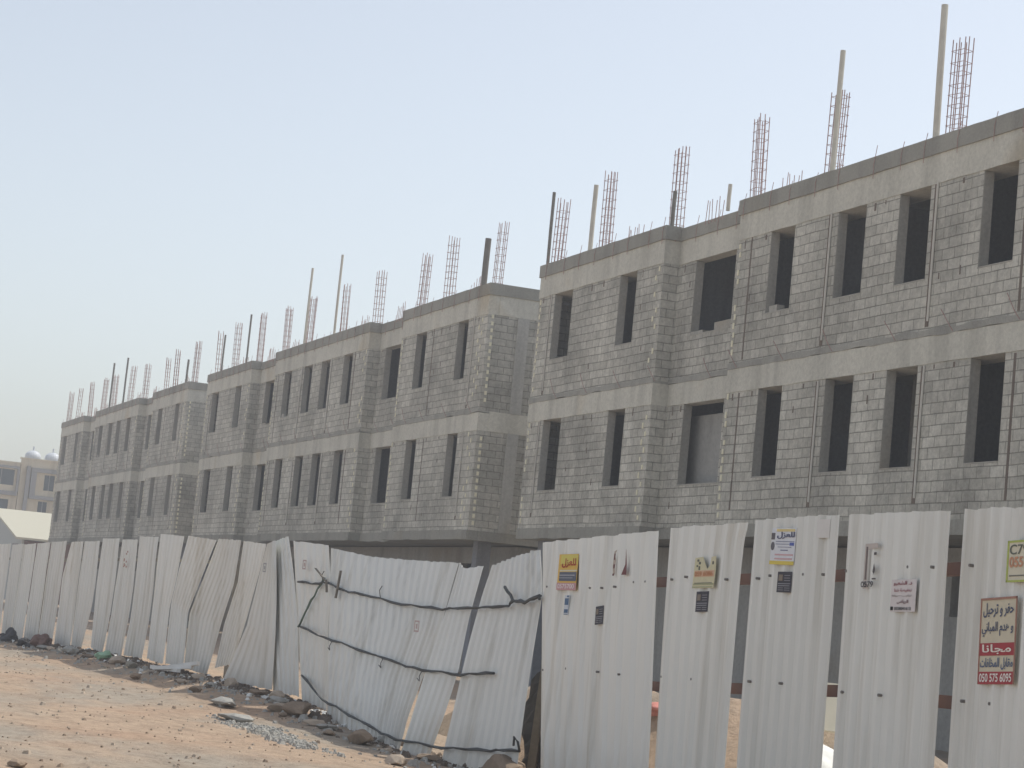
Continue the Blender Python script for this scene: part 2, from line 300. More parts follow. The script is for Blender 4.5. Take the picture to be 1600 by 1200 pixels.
# ------------------------------------------------------------------ the unfinished building
L = 39.94; YF = 20.40; X3 = -53.95; LEN = 35.98
Z = dict(s0=3.83, s1=4.1, w1=5.06, h1=6.93, b1=7.5, w2=8.51, h2=10.27, b2=10.83, top=11.16)
SEG = [(0, 7.97, 0, [(1.13, 2.38), (5.43, 6.45)]), (7.97, 11.85, .4, [(8.88, 10.95)]),
       (11.85, 24.3, 0, [(13.36, 14.43), (16.23, 17.34), (18.57, 19.68), (21.42, 22.5)]), (24.3, 27.95, .4, [(24.98, 26.6)]),
       (27.95, 35.98, 0, [(29.46, 30.48), (33.4, 34.31)])]
COLX = [.28, 3.55, 7.8, 11.95, 15.3, 19.87, 24.0, 27.75, 31.35, 35.6]
rnd = random.Random(3)
STIRRUP = None
def rough_strip(x0, x1, y0, y1, z0, z1, amp, step=.22, depth=.02):
    """a beam or slab edge whose arrises wander a little, as cast and unrubbed concrete does"""
    s = MB(); nn = max(2, int((x1-x0)/step)); rows = []
    sd_ = rnd.random()*50
    for i in range(nn+1):
        x = x0+(x1-x0)*i/nn
        a = amp*noise.noise(Vector((x*1.3+sd_, 0, 0))); b = amp*noise.noise(Vector((x*1.7+sd_, 5, 0))); d = depth*noise.noise(Vector((x*2.1+sd_, 9, 0)))
        rows.append([(x, y0+d, z0+a), (x, y0+d*.6, z1+b), (x, y1, z1), (x, y1, z0)])
    for r in rows: s.v += r
    for i in range(nn):
        for k in range(4): s.f.append((4*i+k, 4*i+4+k, 4*i+4+(k+1) % 4, 4*i+(k+1) % 4))
    s.f.append((0, 1, 2, 3)); s.f.append((4*nn+3, 4*nn+2, 4*nn+1, 4*nn))
    return s
def make_building():
    global STIRRUP
    root = empty('unfinished_building', (X3, YF, 0))
    for k, (a, b, y, wins) in enumerate(SEG):
        for (z0, z1, w0, w1, hh) in ((Z['s1'], Z['h1'], Z['w1'], Z['h1'], 0), (Z['b1'], Z['h2'], Z['w2'], Z['h2'], 1)):
            ops = [(p, q_, w0, z1) for p, q_ in wins]
            s = MB(); s.wall(a, b, z0, z1, y, y+.2, ops)
            if y == 0:
                if k > 0: s.box(a, a+.2, .2, .6, z0, z1)
                if k < 4: s.box(b-.2, b, .2, .6, z0, z1)
            s.build('block_wall', M['block'], root)
            for p, q_ in wins:        # lining of the window opening: two jambs, a sill, a head
                o = MB(); e = .012
                o.box(p-.002, p+e, y+.006, y+.205, w0, w1-.01); o.box(q_-e, q_+.002, y+.006, y+.205, w0, w1-.01)
                o.box(p, q_, y-.008, y+.21, w0-.004, w0+.022)
                if hh and (p == 8.88): o.box(10.1, 10.95, y+.01, y+.19, w0+.022, w0+.2); o.box(8.88, 9.5, y+.01, y+.19, w0+.022, w0+.09)
                if hh and p == 13.36: o.box(13.5, 13.85, y+.02, y+.2, w0+.022, w0+.16)
                o.build('window_opening', M['lining'], root)
        rough_strip(a+.003, b-.003, y-.03, y+(.3 if y else .62), Z['s0'], Z['s1'], .03).build('floor_slab_edge', M['slab'], root)
        rough_strip(a+.003, b-.003, y-.015, y+(.3 if y else .62), Z['h1'], Z['b1']-.06, .012, .4, .008).build('floor_beam', M['beam'], root)
        rough_strip(a+.003, b-.003, y-.028, y+(.3 if y else .62), Z['b1']-.06, Z['b1']+.065, .05, .11, .025).build('slurry_band', M['stain'], root)
        rough_strip(a+.003, b-.003, y-.015, y+(.3 if y else .62), Z['h2'], Z['b2'], .012, .4, .008).build('roof_beam', M['beam'], root)
        rough_strip(a-(.05 if y == 0 else -.003), b+(.05 if y == 0 else -.003), y-.05, y+(.45 if y else .66), Z['b2'], Z['top']+(-.03 if y else 0), .014, .25, .012).build('roof_slab_edge', M['slab'], root)
    # end walls (rear half too), with beams and a cast column
    for x0, x1, xo in ((0, .2, -1), (LEN-.2, LEN, 1)):
        s = MB(); 
        for z0, z1 in ((Z['s1'], Z['h1']), (Z['b1'], Z['h2'])): s.box(x0+.001, x1-.001, .2, 14, z0, z1)
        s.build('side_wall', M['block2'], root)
        s = MB(); e = .015*xo
        for z0, z1 in ((Z['h1'], Z['b1']), (Z['h2'], Z['b2'])): s.box(min(x0, x0+e), max(x1, x1+e), .31, 14.0, z0, z1)
        s.build('side_beam', M['beam'], root)
        s = MB(); s.box(min(x0, x0+2*e), max(x1, x1+2*e), .31, 14.03, Z['s0'], Z['s1']-.003); s.box(min(x0, x0+3.3*e), max(x1, x1+3.3*e), .46, 14.05, Z['b2'], Z['top'])
        s.build('side_slab_edge', M['slab'], root)
        s = MB(); xx = LEN if xo > 0 else 0
        for z0, z1 in ((Z['s1'], Z['h1']), (Z['b1'], Z['h2'])): s.box(*( (xx, xx+.03) if xo > 0 else (xx-.03, xx)), .9, 1.25, z0+.003, z1-.003)
        s.build('side_column', M['column'], root)
    s = MB().box(.2, LEN-.2, 13.8, 14, 4.1, 10.8); s.build('rear_wall', M['block'], root)
    s = MB().box(.21, LEN-.21, .62, 13.79, Z['s0']+.02, Z['s1']-.02); s.build('first_floor_slab', M['slab'], root)
    s = MB().box(.21, LEN-.21, .62, 13.79, 7.2, 7.46); s.build('second_floor_slab', M['slab'], root)
    s = MB().box(.1, LEN-.1, .44, 13.9, 10.84, 11.08); s.build('roof_slab', M['slab'], root)
    s = MB()
    for z0, z1 in ((4.09, 7.19), (7.47, 10.83)):
        for x in COLX[1:-1]: s.box(x-.08, x+.08, .61, 4.5, z0, z1)
        s.box(.3, LEN-.3, 4.5, 4.66, z0, z1)
        for x in (5.6, 13.0, 17.9, 21.6, 29.8): s.box(x-.08, x+.08, 4.7, 13.7, z0, z1)
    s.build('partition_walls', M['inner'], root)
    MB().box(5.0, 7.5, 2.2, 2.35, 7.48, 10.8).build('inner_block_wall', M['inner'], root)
    # ground floor, set back under the overhang
    g = MB(); ops = []
    for x in range(2, 34, 4): ops.append((x+.3, x+1.4, 2.5, 3.3))
    ops.append((LEN-3.4, LEN-2.5, .3, 3.0))
    ops = [o for o in ops if not (o[0] > LEN-4.5 and o[2] == 2.5)]
    g.wall(.9, LEN-.9, 0, 3.8, 1.9, 2.1, ops); g.box(.9, 1.1, 2.1, 13.5, 0, 3.8); g.box(LEN-1.1, LEN-.9, 2.1, 13.5, 0, 3.8); g.box(1.1, LEN-1.1, 13.3, 13.5, 0, 3.8)
    g.build('ground_floor_wall', M['gfwall'], root)
    for x in (.5, LEN-.6):
        MB().box(x-.2, x+.2, .5, .9, 0, 3.83).build('column', M['inner'], root)
    # cream spacers of the toothed corner columns
    def spacers(xa, xb, y, side=None):
        s = MB()
        for z0, z1 in ((4.25, 6.85), (7.75, 10.2)):
            z = z0; k = 0
            while z < z1:
                h = .09+rnd.random()*.035
                if rnd.random() > .1: s.box(*((xa, xa+.075) if k % 2 else (xb, xb+.075)), y-.014, y+.01, z, z+h*1.1)
                z += .2 if (k % 2) else .19; k += 1
                if rnd.random() < .12: z += .2
        s.build('spacer_strip', M['spacer'], root)
    spacers(7.55, 7.72, 0); spacers(.1, .12, 0); spacers(11.9, 11.93, 0); spacers(23.85, 24.05, 0); spacers(28.0, 28.03, 0); spacers(35.25, 35.5, 0)
    s = MB()
    for z0, z1 in ((4.25, 6.85), (7.75, 10.2)):
        z = z0
        while z < z1: s.box(LEN-.01, LEN+.014, .10, .17, z, z+.11); z += .2
    s.build('spacer_strip', M['spacer'], root)
    # conduits beside brown joints
    for x, w in ((16.0, 1), (19.95, 1), (.95, .7), (34.9, .8), (22.9, .5), (12.6, .3), (31.3, .3)):
        s = MB(); d = MB()
        for z0, z1 in ((4.4, 6.9), (7.62, 10.3)):
            j = rnd.uniform(-.03, .03)
            d.box(x-.14, x-.14+.10*w+.02, -.006, .01, z0, z1)
            if w > .5: s.tube([(x-.02, -.02, z1), (x-.02+j, -.03, (z0+z1)/2), (x-.03, -.02, z0+.1)], .022*w, 6)
        d.build('rusty_joint', M['rustmud'], root)
        if s.v: s.build('conduit', M['pipe'], root)
    # broken mortar under the beams: small dark gaps standing as plugs of slurry
    s = MB()
    for k, (a, b, y, wins) in enumerate(SEG):
        for zt in (Z['h1'], Z['h2']):
            x = a+.3
            while x < b-.3:
                if not any(p-.15 < x < q_+.15 for p, q_ in wins): s.box(x, x+rnd.uniform(.03, .07), y-.004, y+.01, zt-rnd.uniform(.1, .24), zt-.03)
                x += rnd.uniform(.4, 1.6)
            for _ in range(int((b-a)*.8)):
                x = rnd.uniform(a+.3, b-.4); z = zt-rnd.randint(3, 13)*.2
                if not any(p-.25 < x < q_+.1 for p, q_ in wins): s.box(x, x+.04, y-.004, y+.01, z, z+rnd.uniform(.1, .18))
    s.build('mortar_gaps', M['rustmud'], root)
    # bent tie wires on the slab edges
    for i in range(34):
        x = .6+i*1.05+rnd.uniform(-.2, .2)
        y = -.06 if not (7.9 < x < 11.9 or 24.2 < x < 28) else .35
        MB().tube([(x, y, 10.72), (x+.01, y-.01, 11.0), (x+.03, y+.03, 11.16+rnd.uniform(.05, .22))], .007, 4).build('tie_wire', M['rebar'], root)
        if i % 2: MB().tube([(x+.3, y, 7.45), (x+.2, y-.06, 7.62), (x+.02, y-.10, 7.8+rnd.uniform(0, .15))], .007, 4).build('tie_wire', M['rebar'], root)
    for x0 in (5.1, 9.5, 13.2, 26.3, 33.8, 22.2):
        for i in range(6):
            x = x0+i*.17; MB().tube([(x, .25, 11.0), (x+rnd.uniform(-.02, .02), .25+rnd.uniform(-.03, .03), 11.4+rnd.uniform(.02, .2))], .009, 4).build('starter_bar', M['rebar'], root)
    # rebar cages standing on the column heads
    for x in COLX:
        s = MB(); y = .3 if not (7.97 < x < 11.85 or 24.3 < x < 27.95) else .6; h = 13.05+rnd.uniform(-.08, .12)
        w, dd = .15, .10; bars = []
        for ix in (-1, 0, 1):
            for iy in (-1, 0, 1):
                if ix == 0 and iy == 0: continue
                if ix == 0 and iy != 0 and w < .1: continue
                bars.append((ix*w, iy*dd))
        for bx, by in bars: s.tube([(bx, by, -.2), (bx+rnd.uniform(-.015, .015), by+rnd.uniform(-.015, .015), h-11.0+rnd.uniform(-.06, .08))], .0105, 5)
        o = s.build('rebar_cage', M['rebar'], root); o.location = (x, y, 11.0)
        z = .22
        while z < h-11.1:
            q_ = STIRRUP if STIRRUP is None else bpy.data.objects.new('stirrup', STIRRUP)
            if q_ is None:
                e = .014; t = MB(); t.tube([(-w-e, -dd-e, 0), (w+e, -dd-e, 0), (w+e, dd+e, 0), (-w-e, dd+e, 0), (-w-e, -dd-e-.001, 0)], .0065, 4)
                q_ = t.build('stirrup', M['rebar']); STIRRUP = q_.data
            else: C.objects.link(q_)
            q_.parent = o; q_.location = (0, 0, z); z += .2+rnd.uniform(-.02, .05)
    return root
B3 = make_building()
B2 = copy_tree(B3); B2.location = (X3-L, YF, 0)
B1 = copy_tree(B3); B1.location = (X3-2*L, YF, 0)
MB().box(8.3, 11.5, .85, 1.0, 4.1, 6.72).build('inner_wall', M['gfwall'], B3); MB().box(18.2, 19.75, .8, .95, 4.1, 7.18).build('inner_wall', M['gfwall'], B3)  # second wall is added to stand in for a lens reflection's brightness
grp = 'row of identical unfinished buildings'
tag(B3, 'nearest of the grey concrete block buildings under construction, filling the right side', 'building', grp)
tag(B2, 'middle grey block building under construction, its shaded end wall showing beside the nearest one', 'building', grp)
tag(B1, 'farthest grey block building under construction, beside the white roofed shed', 'building', grp)
for B, sd_ in ((B3, 1), (B2, 2), (B1, 3)):
    rr = random.Random(sd_)
    for o in [x for x in bpy.data.objects if x.parent == B and x.name.startswith('rebar_cage')]:
        o.rotation_euler = (rr.uniform(-.02, .02), rr.uniform(-.035, .02)+(-.03 if sd_ > 1 and rr.random() < .3 else 0), rr.uniform(-.3, .3))
        o.scale = (1, 1, rr.uniform(.93, 1.03))
# poles standing at the roof edges: world X, Z top, radius, material, lean
PG = 'poles standing on the roof edges'
POLES = [
 (X3+.05, 13.2, .045, 'dpole', -.02, 'dark post beside the rebar at the far left corner of the nearest roof'),
 (X3+2.98, 12.93, .06, 'pole', 0, 'pale pole touching the second rebar cage of the nearest building'),
 (X3+7.95, 12.0, .05, 'dpole', 0, 'short stub post inside the rebar cage above the projecting corner of the nearest building'),
 (X3+10.9, 11.7, .045, 'pole', 0, 'very short pale pole over the recessed bay of the nearest building'),
 (X3+15.6, 13.72, .055, 'pole', .01, 'tall pale pole leaning right beside a rebar cage, second tallest on the nearest roof'),
 (X3+19.5, 13.76, .065, 'pole', -.02, 'tallest pale pole, rising left of the rightmost rebar cage on the nearest building'),
 (X3-L+34.96, 12.6, .09, 'dpole', .0, 'thick grey post at the right corner of the middle building roof'),
 (X3-L+19.35, 14.1, .045, 'pole', 0, 'tallest pole on the middle building, dark with rebar behind it'),
 (X3-L+15.3, 14.1, .045, 'pole', .02, 'pale pole leaning right on the middle building, left of its tallest one'),
 (X3-L+6.3, 13.25, .04, 'dpole', -.02, 'thin dark pole above the first bay of the middle building'),
 (X3-L+1.8, 12.8, .04, 'dpole', 0, 'short thin dark pole near the left end of the middle building roof'),
 (X3-2*L+34.6, 12.3, .05, 'dpole', 0, 'short dark post at the right corner of the farthest building'),
 (X3-2*L+19.0, 13.65, .05, 'dpole', .01, 'thin pole on the farthest building, right one of its pair'),
 (X3-2*L+15.0, 13.68, .05, 'dpole', .01, 'thin pole on the farthest building, left one of its pair'),
]
for x, zt, r, mt, ln, lab in POLES:
    zb = 11.1; s = MB(); h = zt-zb; s.tube([(0, 0, 0), (ln*h*.5, .0, h*.5), (ln*h, .01, h)], r, 10)
    o = s.build('roof_pole', M[mt], smooth=False); o.location = (x, YF+.12, zb); tag(o, lab, 'pole', PG)
# ------------------------------------------------------------------ corrugated fence
def sheet_mesh(grid, ribs, amp, thick=.0025, seed=0, per=10, kink=False, wv=1):
    R_ = len(grid); Cc = len(grid[0]); g = [[Vector(p) for p in r] for r in grid]
    # smooth interpolation along rows and columns (Catmull-Rom)
    def cr(P, t):
        n_ = len(P)-1; i = min(int(t*n_), n_-1); f = t*n_-i
        p0 = P[max(i-1, 0)] if i > 0 else P[0]*2-P[1]; p1 = P[i]; p2 = P[i+1]; p3 = P[i+2] if i+2 <= n_ else P[n_]*2-P[n_-1]
        if n_ == 1: return p1.lerp(p2, f)
        return .5*((2*p1)+(-p0+p2)*f+(2*p0-5*p1+4*p2-p3)*f*f+(-p0+3*p1-3*p2+p3)*f**3)
    nu = ribs*per; nv = 6*(R_-1)+6
    rr = random.Random(seed); ph = rr.random()*3
    hts = [sum((g[i+1][0]-g[i][0]).length for i in range(k)) for k in range(R_)]; tot = hts[-1]
    def at(u, v):
        s = v*tot; k = 0
        while k < R_-2 and s > hts[k+1]: k += 1
        vv = (k+(s-hts[k])/(hts[k+1]-hts[k]))/(R_-1)
        if kink: 
            q_ = [cr(r, u) for r in g]; n_ = len(q_)-1; i = min(int(vv*n_), n_-1); f = vv*n_-i; f = f*f*(3-2*f)*.25+f*.75; return q_[i].lerp(q_[i+1], f)
        return cr([cr(r, u) for r in g], vv)
    P = [[at(i/nu, j/nv) for i in range(nu+1)] for j in range(nv+1)]
    verts = []; back = []
    for j in range(nv+1):
        for i in range(nu+1):
            a = P[j][min(i+1, nu)]-P[j][max(i-1, 0)]; b = P[min(j+1, nv)][i]-P[max(j-1, 0)][i]
            nrm = a.cross(b).normalized()
            if nrm.y > 0: nrm = -nrm
            t = (i/per) % 1.0
            prof = 0 if t < .22 else ((t-.22)/.16 if t < .38 else (1 if t < .62 else (1-(t-.62)/.16 if t < .78 else 0)))
            w = prof*amp + wv*.012*noise.noise(Vector((i/per*.5+ph*9, j/nv*3, ph)))+wv*.006*math.sin(j/nv*5+ph)*(i/nu-.5)
            p = P[j][i]+nrm*w
            if j == 0: p.z += .012*noise.noise(Vector((i*.11, ph*7, 2)))
            if j == nv: p.z += .03*noise.noise(Vector((i*.2, ph*5, 4)))
            verts.append(p); back.append(p-nrm*thick)
    N = len(verts); n_ = nu+1; F = []
    for j in range(nv):
        for i in range(nu):
            a = j*n_+i; F.append((a, a+n_, a+n_+1, a+1)); F.append((N+a, N+a+1, N+a+n_+1, N+a+n_))
    for i in range(nu):
        F.append((i, i+1, N+i+1, N+i)); a = nv*n_+i; F.append((a+1, a, N+a, N+a+1))
    for j in range(nv):
        a = j*n_; F.append((a+n_, a, N+a, N+a+n_)); a += nu; F.append((a, a+n_, N+a+n_, N+a))
    s = MB(); s.v = [tuple(v) for v in verts+back]; s.f = F
    return s
PL = {
 'P0': 'white corrugated sheet at the far left end of the fence, cut by the picture edge',
 'P1': 'narrow grey white sheet at the far left of the fence, second from the end',
 'P2': 'grey white fence sheet, third from the left end, standing straight',
 'P3': 'grey white fence sheet below the eave of the white roofed shed',
 'P4': 'grey white fence sheet just left of the first dark wedge gap',
 'P5': 'grey white fence sheet right of the first dark wedge gap, upper left bent in',
 'P6': 'grey white fence sheet with its lower right corner curled outward above the brown scrap',
 'P7': 'grey white fence sheet standing between two open gaps, just right of the curled one',
 'P8': 'grey white fence sheet bearing small faded red marks near its top',
 'P9': 'grey white fence sheet right of the one with faded red marks',
 'P10': 'taller grey white fence sheet whose top stands above its left neighbours',
 'P11': 'first of the strongly leaning sheets, kinked to the right at mid height',
 'P12': 'second leaning fence sheet, wide, kinked, its top under the dark corner return',
 'P13': 'twisted fence sheet leaning between two dark wedge gaps',
 'P14': 'triangular splayed sheet leaning across its neighbour, wide at the foot and narrow on top',
 'P15': 'upright fence sheet partly covered by the splayed one, with its top tilted up',
 'P16': 'sheet at the left edge of the sagging fence stretch, tied with green cord',
 'B1': 'wide sagging stretch of ribbed sheets bulging toward the road, crossed by dark ropes',
 'B2': 'narrow leaning sheet with a slit on its left, right of the wide sagging stretch',
 'C1': 'leaning sheet with a jagged stepped top, left of the first poster covered sheet',
 'R1': 'widest upright sheet, with a yellow and red advert at upper left',
 'R2': 'upright sheet with a torn cream and orange advert, upper right edge bent',
 'R3': 'upright sheet with a white and yellow advert near the top and a small tag',
 'R4': 'upright sheet with a torn paper strip and a pinkish advert with maroon lettering',
 'R5': 'rightmost visible upright sheet carrying the large red and white sign',
}
for i, (k, (ribs, grid)) in enumerate(PANELS.items()):
    amp = .028 if k[0] == 'R' else (.017 if k[0] == 'P' else .021)
    s = sheet_mesh(grid, ribs, amp, seed=i+5, kink=k[0] in 'PB', wv=.3 if k[0] == 'R' else 1)
    o = s.build('fence_sheet', M['sheet'], smooth=False)
    tag(o, PL[k], 'fence panel', 'corrugated sheets of the site fence')
    if k[0] == 'R':
        sc = MB(); e_ = .02 if k in ('R2', 'R4') else 0
        lo = grid[0][0][0]-.1; hi = grid[0][-1][0]+.1
        for x, y, z in SCREWS:
            if lo < x < hi: sc.tube([(x, y+.01, z), (x-.002, y-.027-e_, z), (x-.002, y-.033-e_, z)], .011, 8)
        if sc.v: sc.build('screws', M['screw'], o)
# steel frame behind the upright sheets, and behind the older ones
def line_y(pts, x):
    for (a, b), (c, d) in zip(pts, pts[1:]):
        if a <= x <= c: return b+(d-b)*(x-a)/(c-a)
    return pts[-1][1]
FLN = [(-75, 5.6), (-57.5, 7.05), (-52, 7.7), (-47, 8.1), (-41, 8.35), (-34.3, 8.6), (-23.2, 8.88), (-13, 8.0), (0, 6.83)]
def rail(s, xs, zs, off, h=.05, w=.05):
    for (x0, z0), (x1, z1) in zip(list(zip(xs, zs)), list(zip(xs, zs))[1:]):
        y0 = line_y(FLN, x0)+off; y1 = line_y(FLN, x1)+off; n_ = len(s.v)
        for x, y, z in ((x0, y0, z0), (x1, y1, z1)): s.v += [(x, y, z-h), (x, y+w, z-h), (x, y+w, z+h), (x, y, z+h)]
        for a in range(4): s.f.append((n_+a, n_+(a+1) % 4, n_+4+(a+1) % 4, n_+4+a))
        s.f += [(n_, n_+1, n_+2, n_+3), (n_+7, n_+6, n_+5, n_+4)]
fr = empty('steel_railing', (-16, 8.3, 0)); tag(fr, 'red brown steel rails and posts seen through gaps between the poster covered sheets', 'railing')
def child_world(s, name, mat, par):
    o = s.build(name, mat); o.parent = par; o.matrix_parent_inverse = Matrix.Translation(par.location).inverted(); return o
for zz in ([(-22.2, 2.03), (-18.5, 2.09), (-14.5, 2.17), (-11, 2.27), (-4, 2.27)], [(-22.2, 1.05), (-18.5, 1.12), (-14.5, 1.30), (-11, 1.34), (-4, 1.34)]):
    s = MB(); rail(s, [a for a, b in zz], [b for a, b in zz], .05, .045, .05); child_world(s, 'rail', M['rail'], fr)
for x in (-22.1, -18.35, -15.6, -11.9, -8.5):
    s = MB(); y = line_y(FLN, x)+.11; s.box(x-.035, x+.035, y, y+.07, -.05, 2.25); child_world(s, 'post', M['column'], fr)
fr2 = empty('steel_railing', (-45, 8.2, 0)); tag(fr2, 'thin dark rails and posts behind the older left stretch of fence', 'railing')
for z_ in (2.05, ):
    s = MB(); xs = [-60, -57, -52, -47, -41, -36]; rail(s, xs, [z_-.05]*3+[z_+.05, z_+.1, z_+.1], .12, .03, .04); child_world(s, 'rail', M['dpole'], fr2)
for x in (-57, -51.9, -46.3, -41.1, -36.3):
    s = MB(); y = line_y(FLN, x)+.18; s.box(x-.03, x+.03, y, y+.06, -.05, 2.2); child_world(s, 'post', M['dpole'], fr2)
# ------------------------------------------------------------------ ropes, sticks
def wob(pts, amp=.012, n_=4, seed=1):
    out = []; rr = random.Random(seed); pts = [Vector(p) for p in pts]
    for a, b in zip(pts, pts[1:]):
        for k in range(n_): out.append(a.lerp(b, k/n_)+Vector((rr.uniform(-amp, amp), rr.uniform(-amp, amp)*.4, rr.uniform(-amp, amp))))
    out.append(pts[-1]); return out
RL = {'rope1': 'uppermost dark rope stretched over the sagging fence stretch, ending in a tangle at right',
      'rope2': 'middle dark rope crossing the sagging sheets and stopping on the jagged topped sheet',
      'rope3': 'lowest dark rope curving down along the foot of the sagging sheets',
      'green': 'frayed green cord tied from the crossed sticks down to the middle rope'}
for k in ('rope1', 'rope2', 'rope3', 'green'):
    s = MB(); p = wob(ROPES[k], .014, 4, hash(k) % 7 if False else len(k)); rad = .015 if k != 'green' else .014
    s.tube(p, [rad*(1+.35*math.sin(i*1.7)) for i in range(len(p))], 6)
    s.tube([q_+Vector((.01, -.012, .012*math.sin(i*2.1))) for i, q_ in enumerate(p)], .009, 5)
    if k == 'rope1':
        s.tube(wob([Vector(x)+Vector((0, -.02, 0)) for x in ROPES['loop']], .01, 3, 4), .018, 6)
        for i in (6, 12, 18): s.tube([p[i], p[i]+Vector((.05, -.04, .1)), p[i]+Vector((.12, -.03, .16))], .006, 4)
    if k == 'rope2':
        for i in (5, 11, 16): s.tube([p[i], p[i]+Vector((.06, -.05, -.07)), p[i]+Vector((.02, -.03, -.13)), p[i]+Vector((-.08, -.03, -.1))], .006, 4)
    if k == 'rope3': q_ = p[-1]; s.tube([q_, q_+Vector((.05, -.05, .1)), q_+Vector((-.08, -.05, .14)), q_+Vector((-.12, -.03, .05))], .014, 5)
    o = s.build('tied_rope', M['green' if k == 'green' else 'rope'], smooth=True); tag(o, RL[k], 'rope', 'ropes holding the sagging fence')
for k, lab in (('stick1', 'short wooden stick tucked upright behind the top rope, right of the crossed sticks'), ('stick2', 'small upright stick at the knot of the top rope and green cord'), ('stick3', 'short stick slanting down to the knot of the top rope')):
    a, b = [Vector(x) for x in ROPES[k]]; d = (b-a).normalized(); s = MB(); mid = (a+b)/2
    sx = Vector((1, -.05, 0)).normalized()*.028; sy = Vector((0, -.025, 0)); a = a+Vector((0, -.03, 0)); b = b+Vector((0, -.03, 0)); n_ = 0
    for p in (a, mid+Vector((.006, -.03, 0)), b):
        s.v += [tuple(p-sx), tuple(p-sx+sy), tuple(p+sx+sy), tuple(p+sx)]
    for r_ in (0, 4):
        for q_ in range(4): s.f.append((r_+q_, r_+(q_+1) % 4, r_+4+(q_+1) % 4, r_+4+q_))
    s.f += [(0, 1, 2, 3), (11, 10, 9, 8)]
    tag(s.build('stick', M['wood']), lab, 'stick', 'sticks tied to the fence')
# ------------------------------------------------------------------ lettering
FORMS = {}
def _f(ch, base, k): FORMS[ch] = (base, k)
for ch, b, k in (('ا', 0xFE8D, 2), ('أ', 0xFE83, 2), ('ب', 0xFE8F, 4), ('ة', 0xFE93, 2), ('ت', 0xFE95, 4), ('ث', 0xFE99, 4), ('ج', 0xFE9D, 4), ('ح', 0xFEA1, 4), ('خ', 0xFEA5, 4),
                 ('د', 0xFEA9, 2), ('ر', 0xFEAD, 2), ('ز', 0xFEAF, 2), ('س', 0xFEB1, 4), ('ش', 0xFEB5, 4), ('ص', 0xFEB9, 4), ('ض', 0xFEBD, 4), ('ط', 0xFEC1, 4), ('ع', 0xFEC9, 4), ('ف', 0xFED1, 4),
                 ('ق', 0xFED5, 4), ('ك', 0xFED9, 4), ('ل', 0xFEDD, 4), ('م', 0xFEE1, 4), ('ن', 0xFEE5, 4), ('ه', 0xFEE9, 4), ('و', 0xFEED, 2), ('ي', 0xFEF1, 4)): _f(ch, b, k)
def arabic(t):
    out = []
    for i, ch in enumerate(t):
        if ch not in FORMS: out.append(ch); continue
        b, k = FORMS[ch]; prev = i > 0 and t[i-1] in FORMS and FORMS[t[i-1]][1] == 4; nxt = i < len(t)-1 and t[i+1] in FORMS and k == 4
        out.append(chr(b+((3 if prev else 2) if nxt else (1 if prev else 0))))
    return ''.join(out[::-1])
TXT = {}
def txt_mat(c):
    k = tuple(round(x, 2) for x in c)
    if k not in TXT: TXT[k] = mat_plain('ink', c, .8, .08, 8)
    return TXT[k]
tn = Vector((.9963, -.0859, 0)).normalized(); nn_ = tn.cross(Vector((0, 0, 1)))
def text_on(body, u, v, w, h, par, col, bold=.012, lift=.004):
    cu = bpy.data.curves.new('lettering', 'FONT'); cu.body = body; cu.size = 1; cu.offset = bold
    t = bpy.data.objects.new('tmp', cu); C.objects.link(t)
    bpy.context.view_layer.update()
    me = bpy.data.meshes.new_from_object(t.evaluated_get(bpy.context.evaluated_depsgraph_get()))
    bpy.data.objects.remove(t); bpy.data.curves.remove(cu)
    xs = [p.co.x for p in me.vertices]; ys = [p.co.y for p in me.vertices]
    if not xs: return
    x0, x1, y0, y1 = min(xs), max(xs), min(ys), max(ys)
    for p in me.vertices: p.co = ((p.co.x-x0)/(x1-x0)*w+u, (p.co.y-y0)/(y1-y0)*h+v, lift)
    me.materials.clear(); me.materials.append(txt_mat(col)); me.name = 'lettering'
    o = bpy.data.objects.new('lettering', me); C.objects.link(o); o.parent = par
def strips(par, rects, col, lift=.003, name='printed_lines'):
    s = MB()
    for (u0, v0, u1, v1) in rects: s.box(u0, u1, v0, v1, 0, lift)
    return s.build(name, txt_mat(col), par)
def poster(key, label, col, cat='poster', shape=None, off=.033):
    P = [Vector(p) for p in POST[key]]; tl, tr, br, bl = P
    if key in ('ad2', 'sq2', 'tear4', 'ad4'): off = .053
    w = ((tr-tl).length+(br-bl).length)/2; h = ((tl-bl).length+(tr-br).length)/2; o3 = bl+nn_*off
    r = empty('advert' if cat == 'poster' else cat.replace(' ', '_'))
    # the sheet follows the slant of its own sides
    rot = Matrix((tn, Vector((0, 0, 1)), nn_)).transposed()
    ang = math.atan2((br.z-bl.z+tr.z-tl.z)/2, w)
    r.matrix_world = Matrix.Translation(o3) @ rot.to_4x4() @ Matrix.Rotation(ang, 4, 'Z')
    s = MB(); nseg = 12
    pts = shape or [(0, 0), (1, 0), (1, 1), (0, 1)]
    n_ = len(pts)
    s.v = [(a*w, b*h, .0) for a, b in pts]+[(a*w, b*h, -.0015) for a, b in pts]; s.f = [tuple(range(n_)), tuple(range(2*n_-1, n_-1, -1))]+[(i, n_+i, n_+(i+1) % n_, (i+1) % n_) for i in range(n_)]
    s.build('paper', mat_plain('paper', col, .8, .1, 12), r)
    tag(r, label, cat, 'papers pasted on the fence sheets')
    return r, w, h
DK = (.05, .055, .08); RED = (.42, .07, .08)
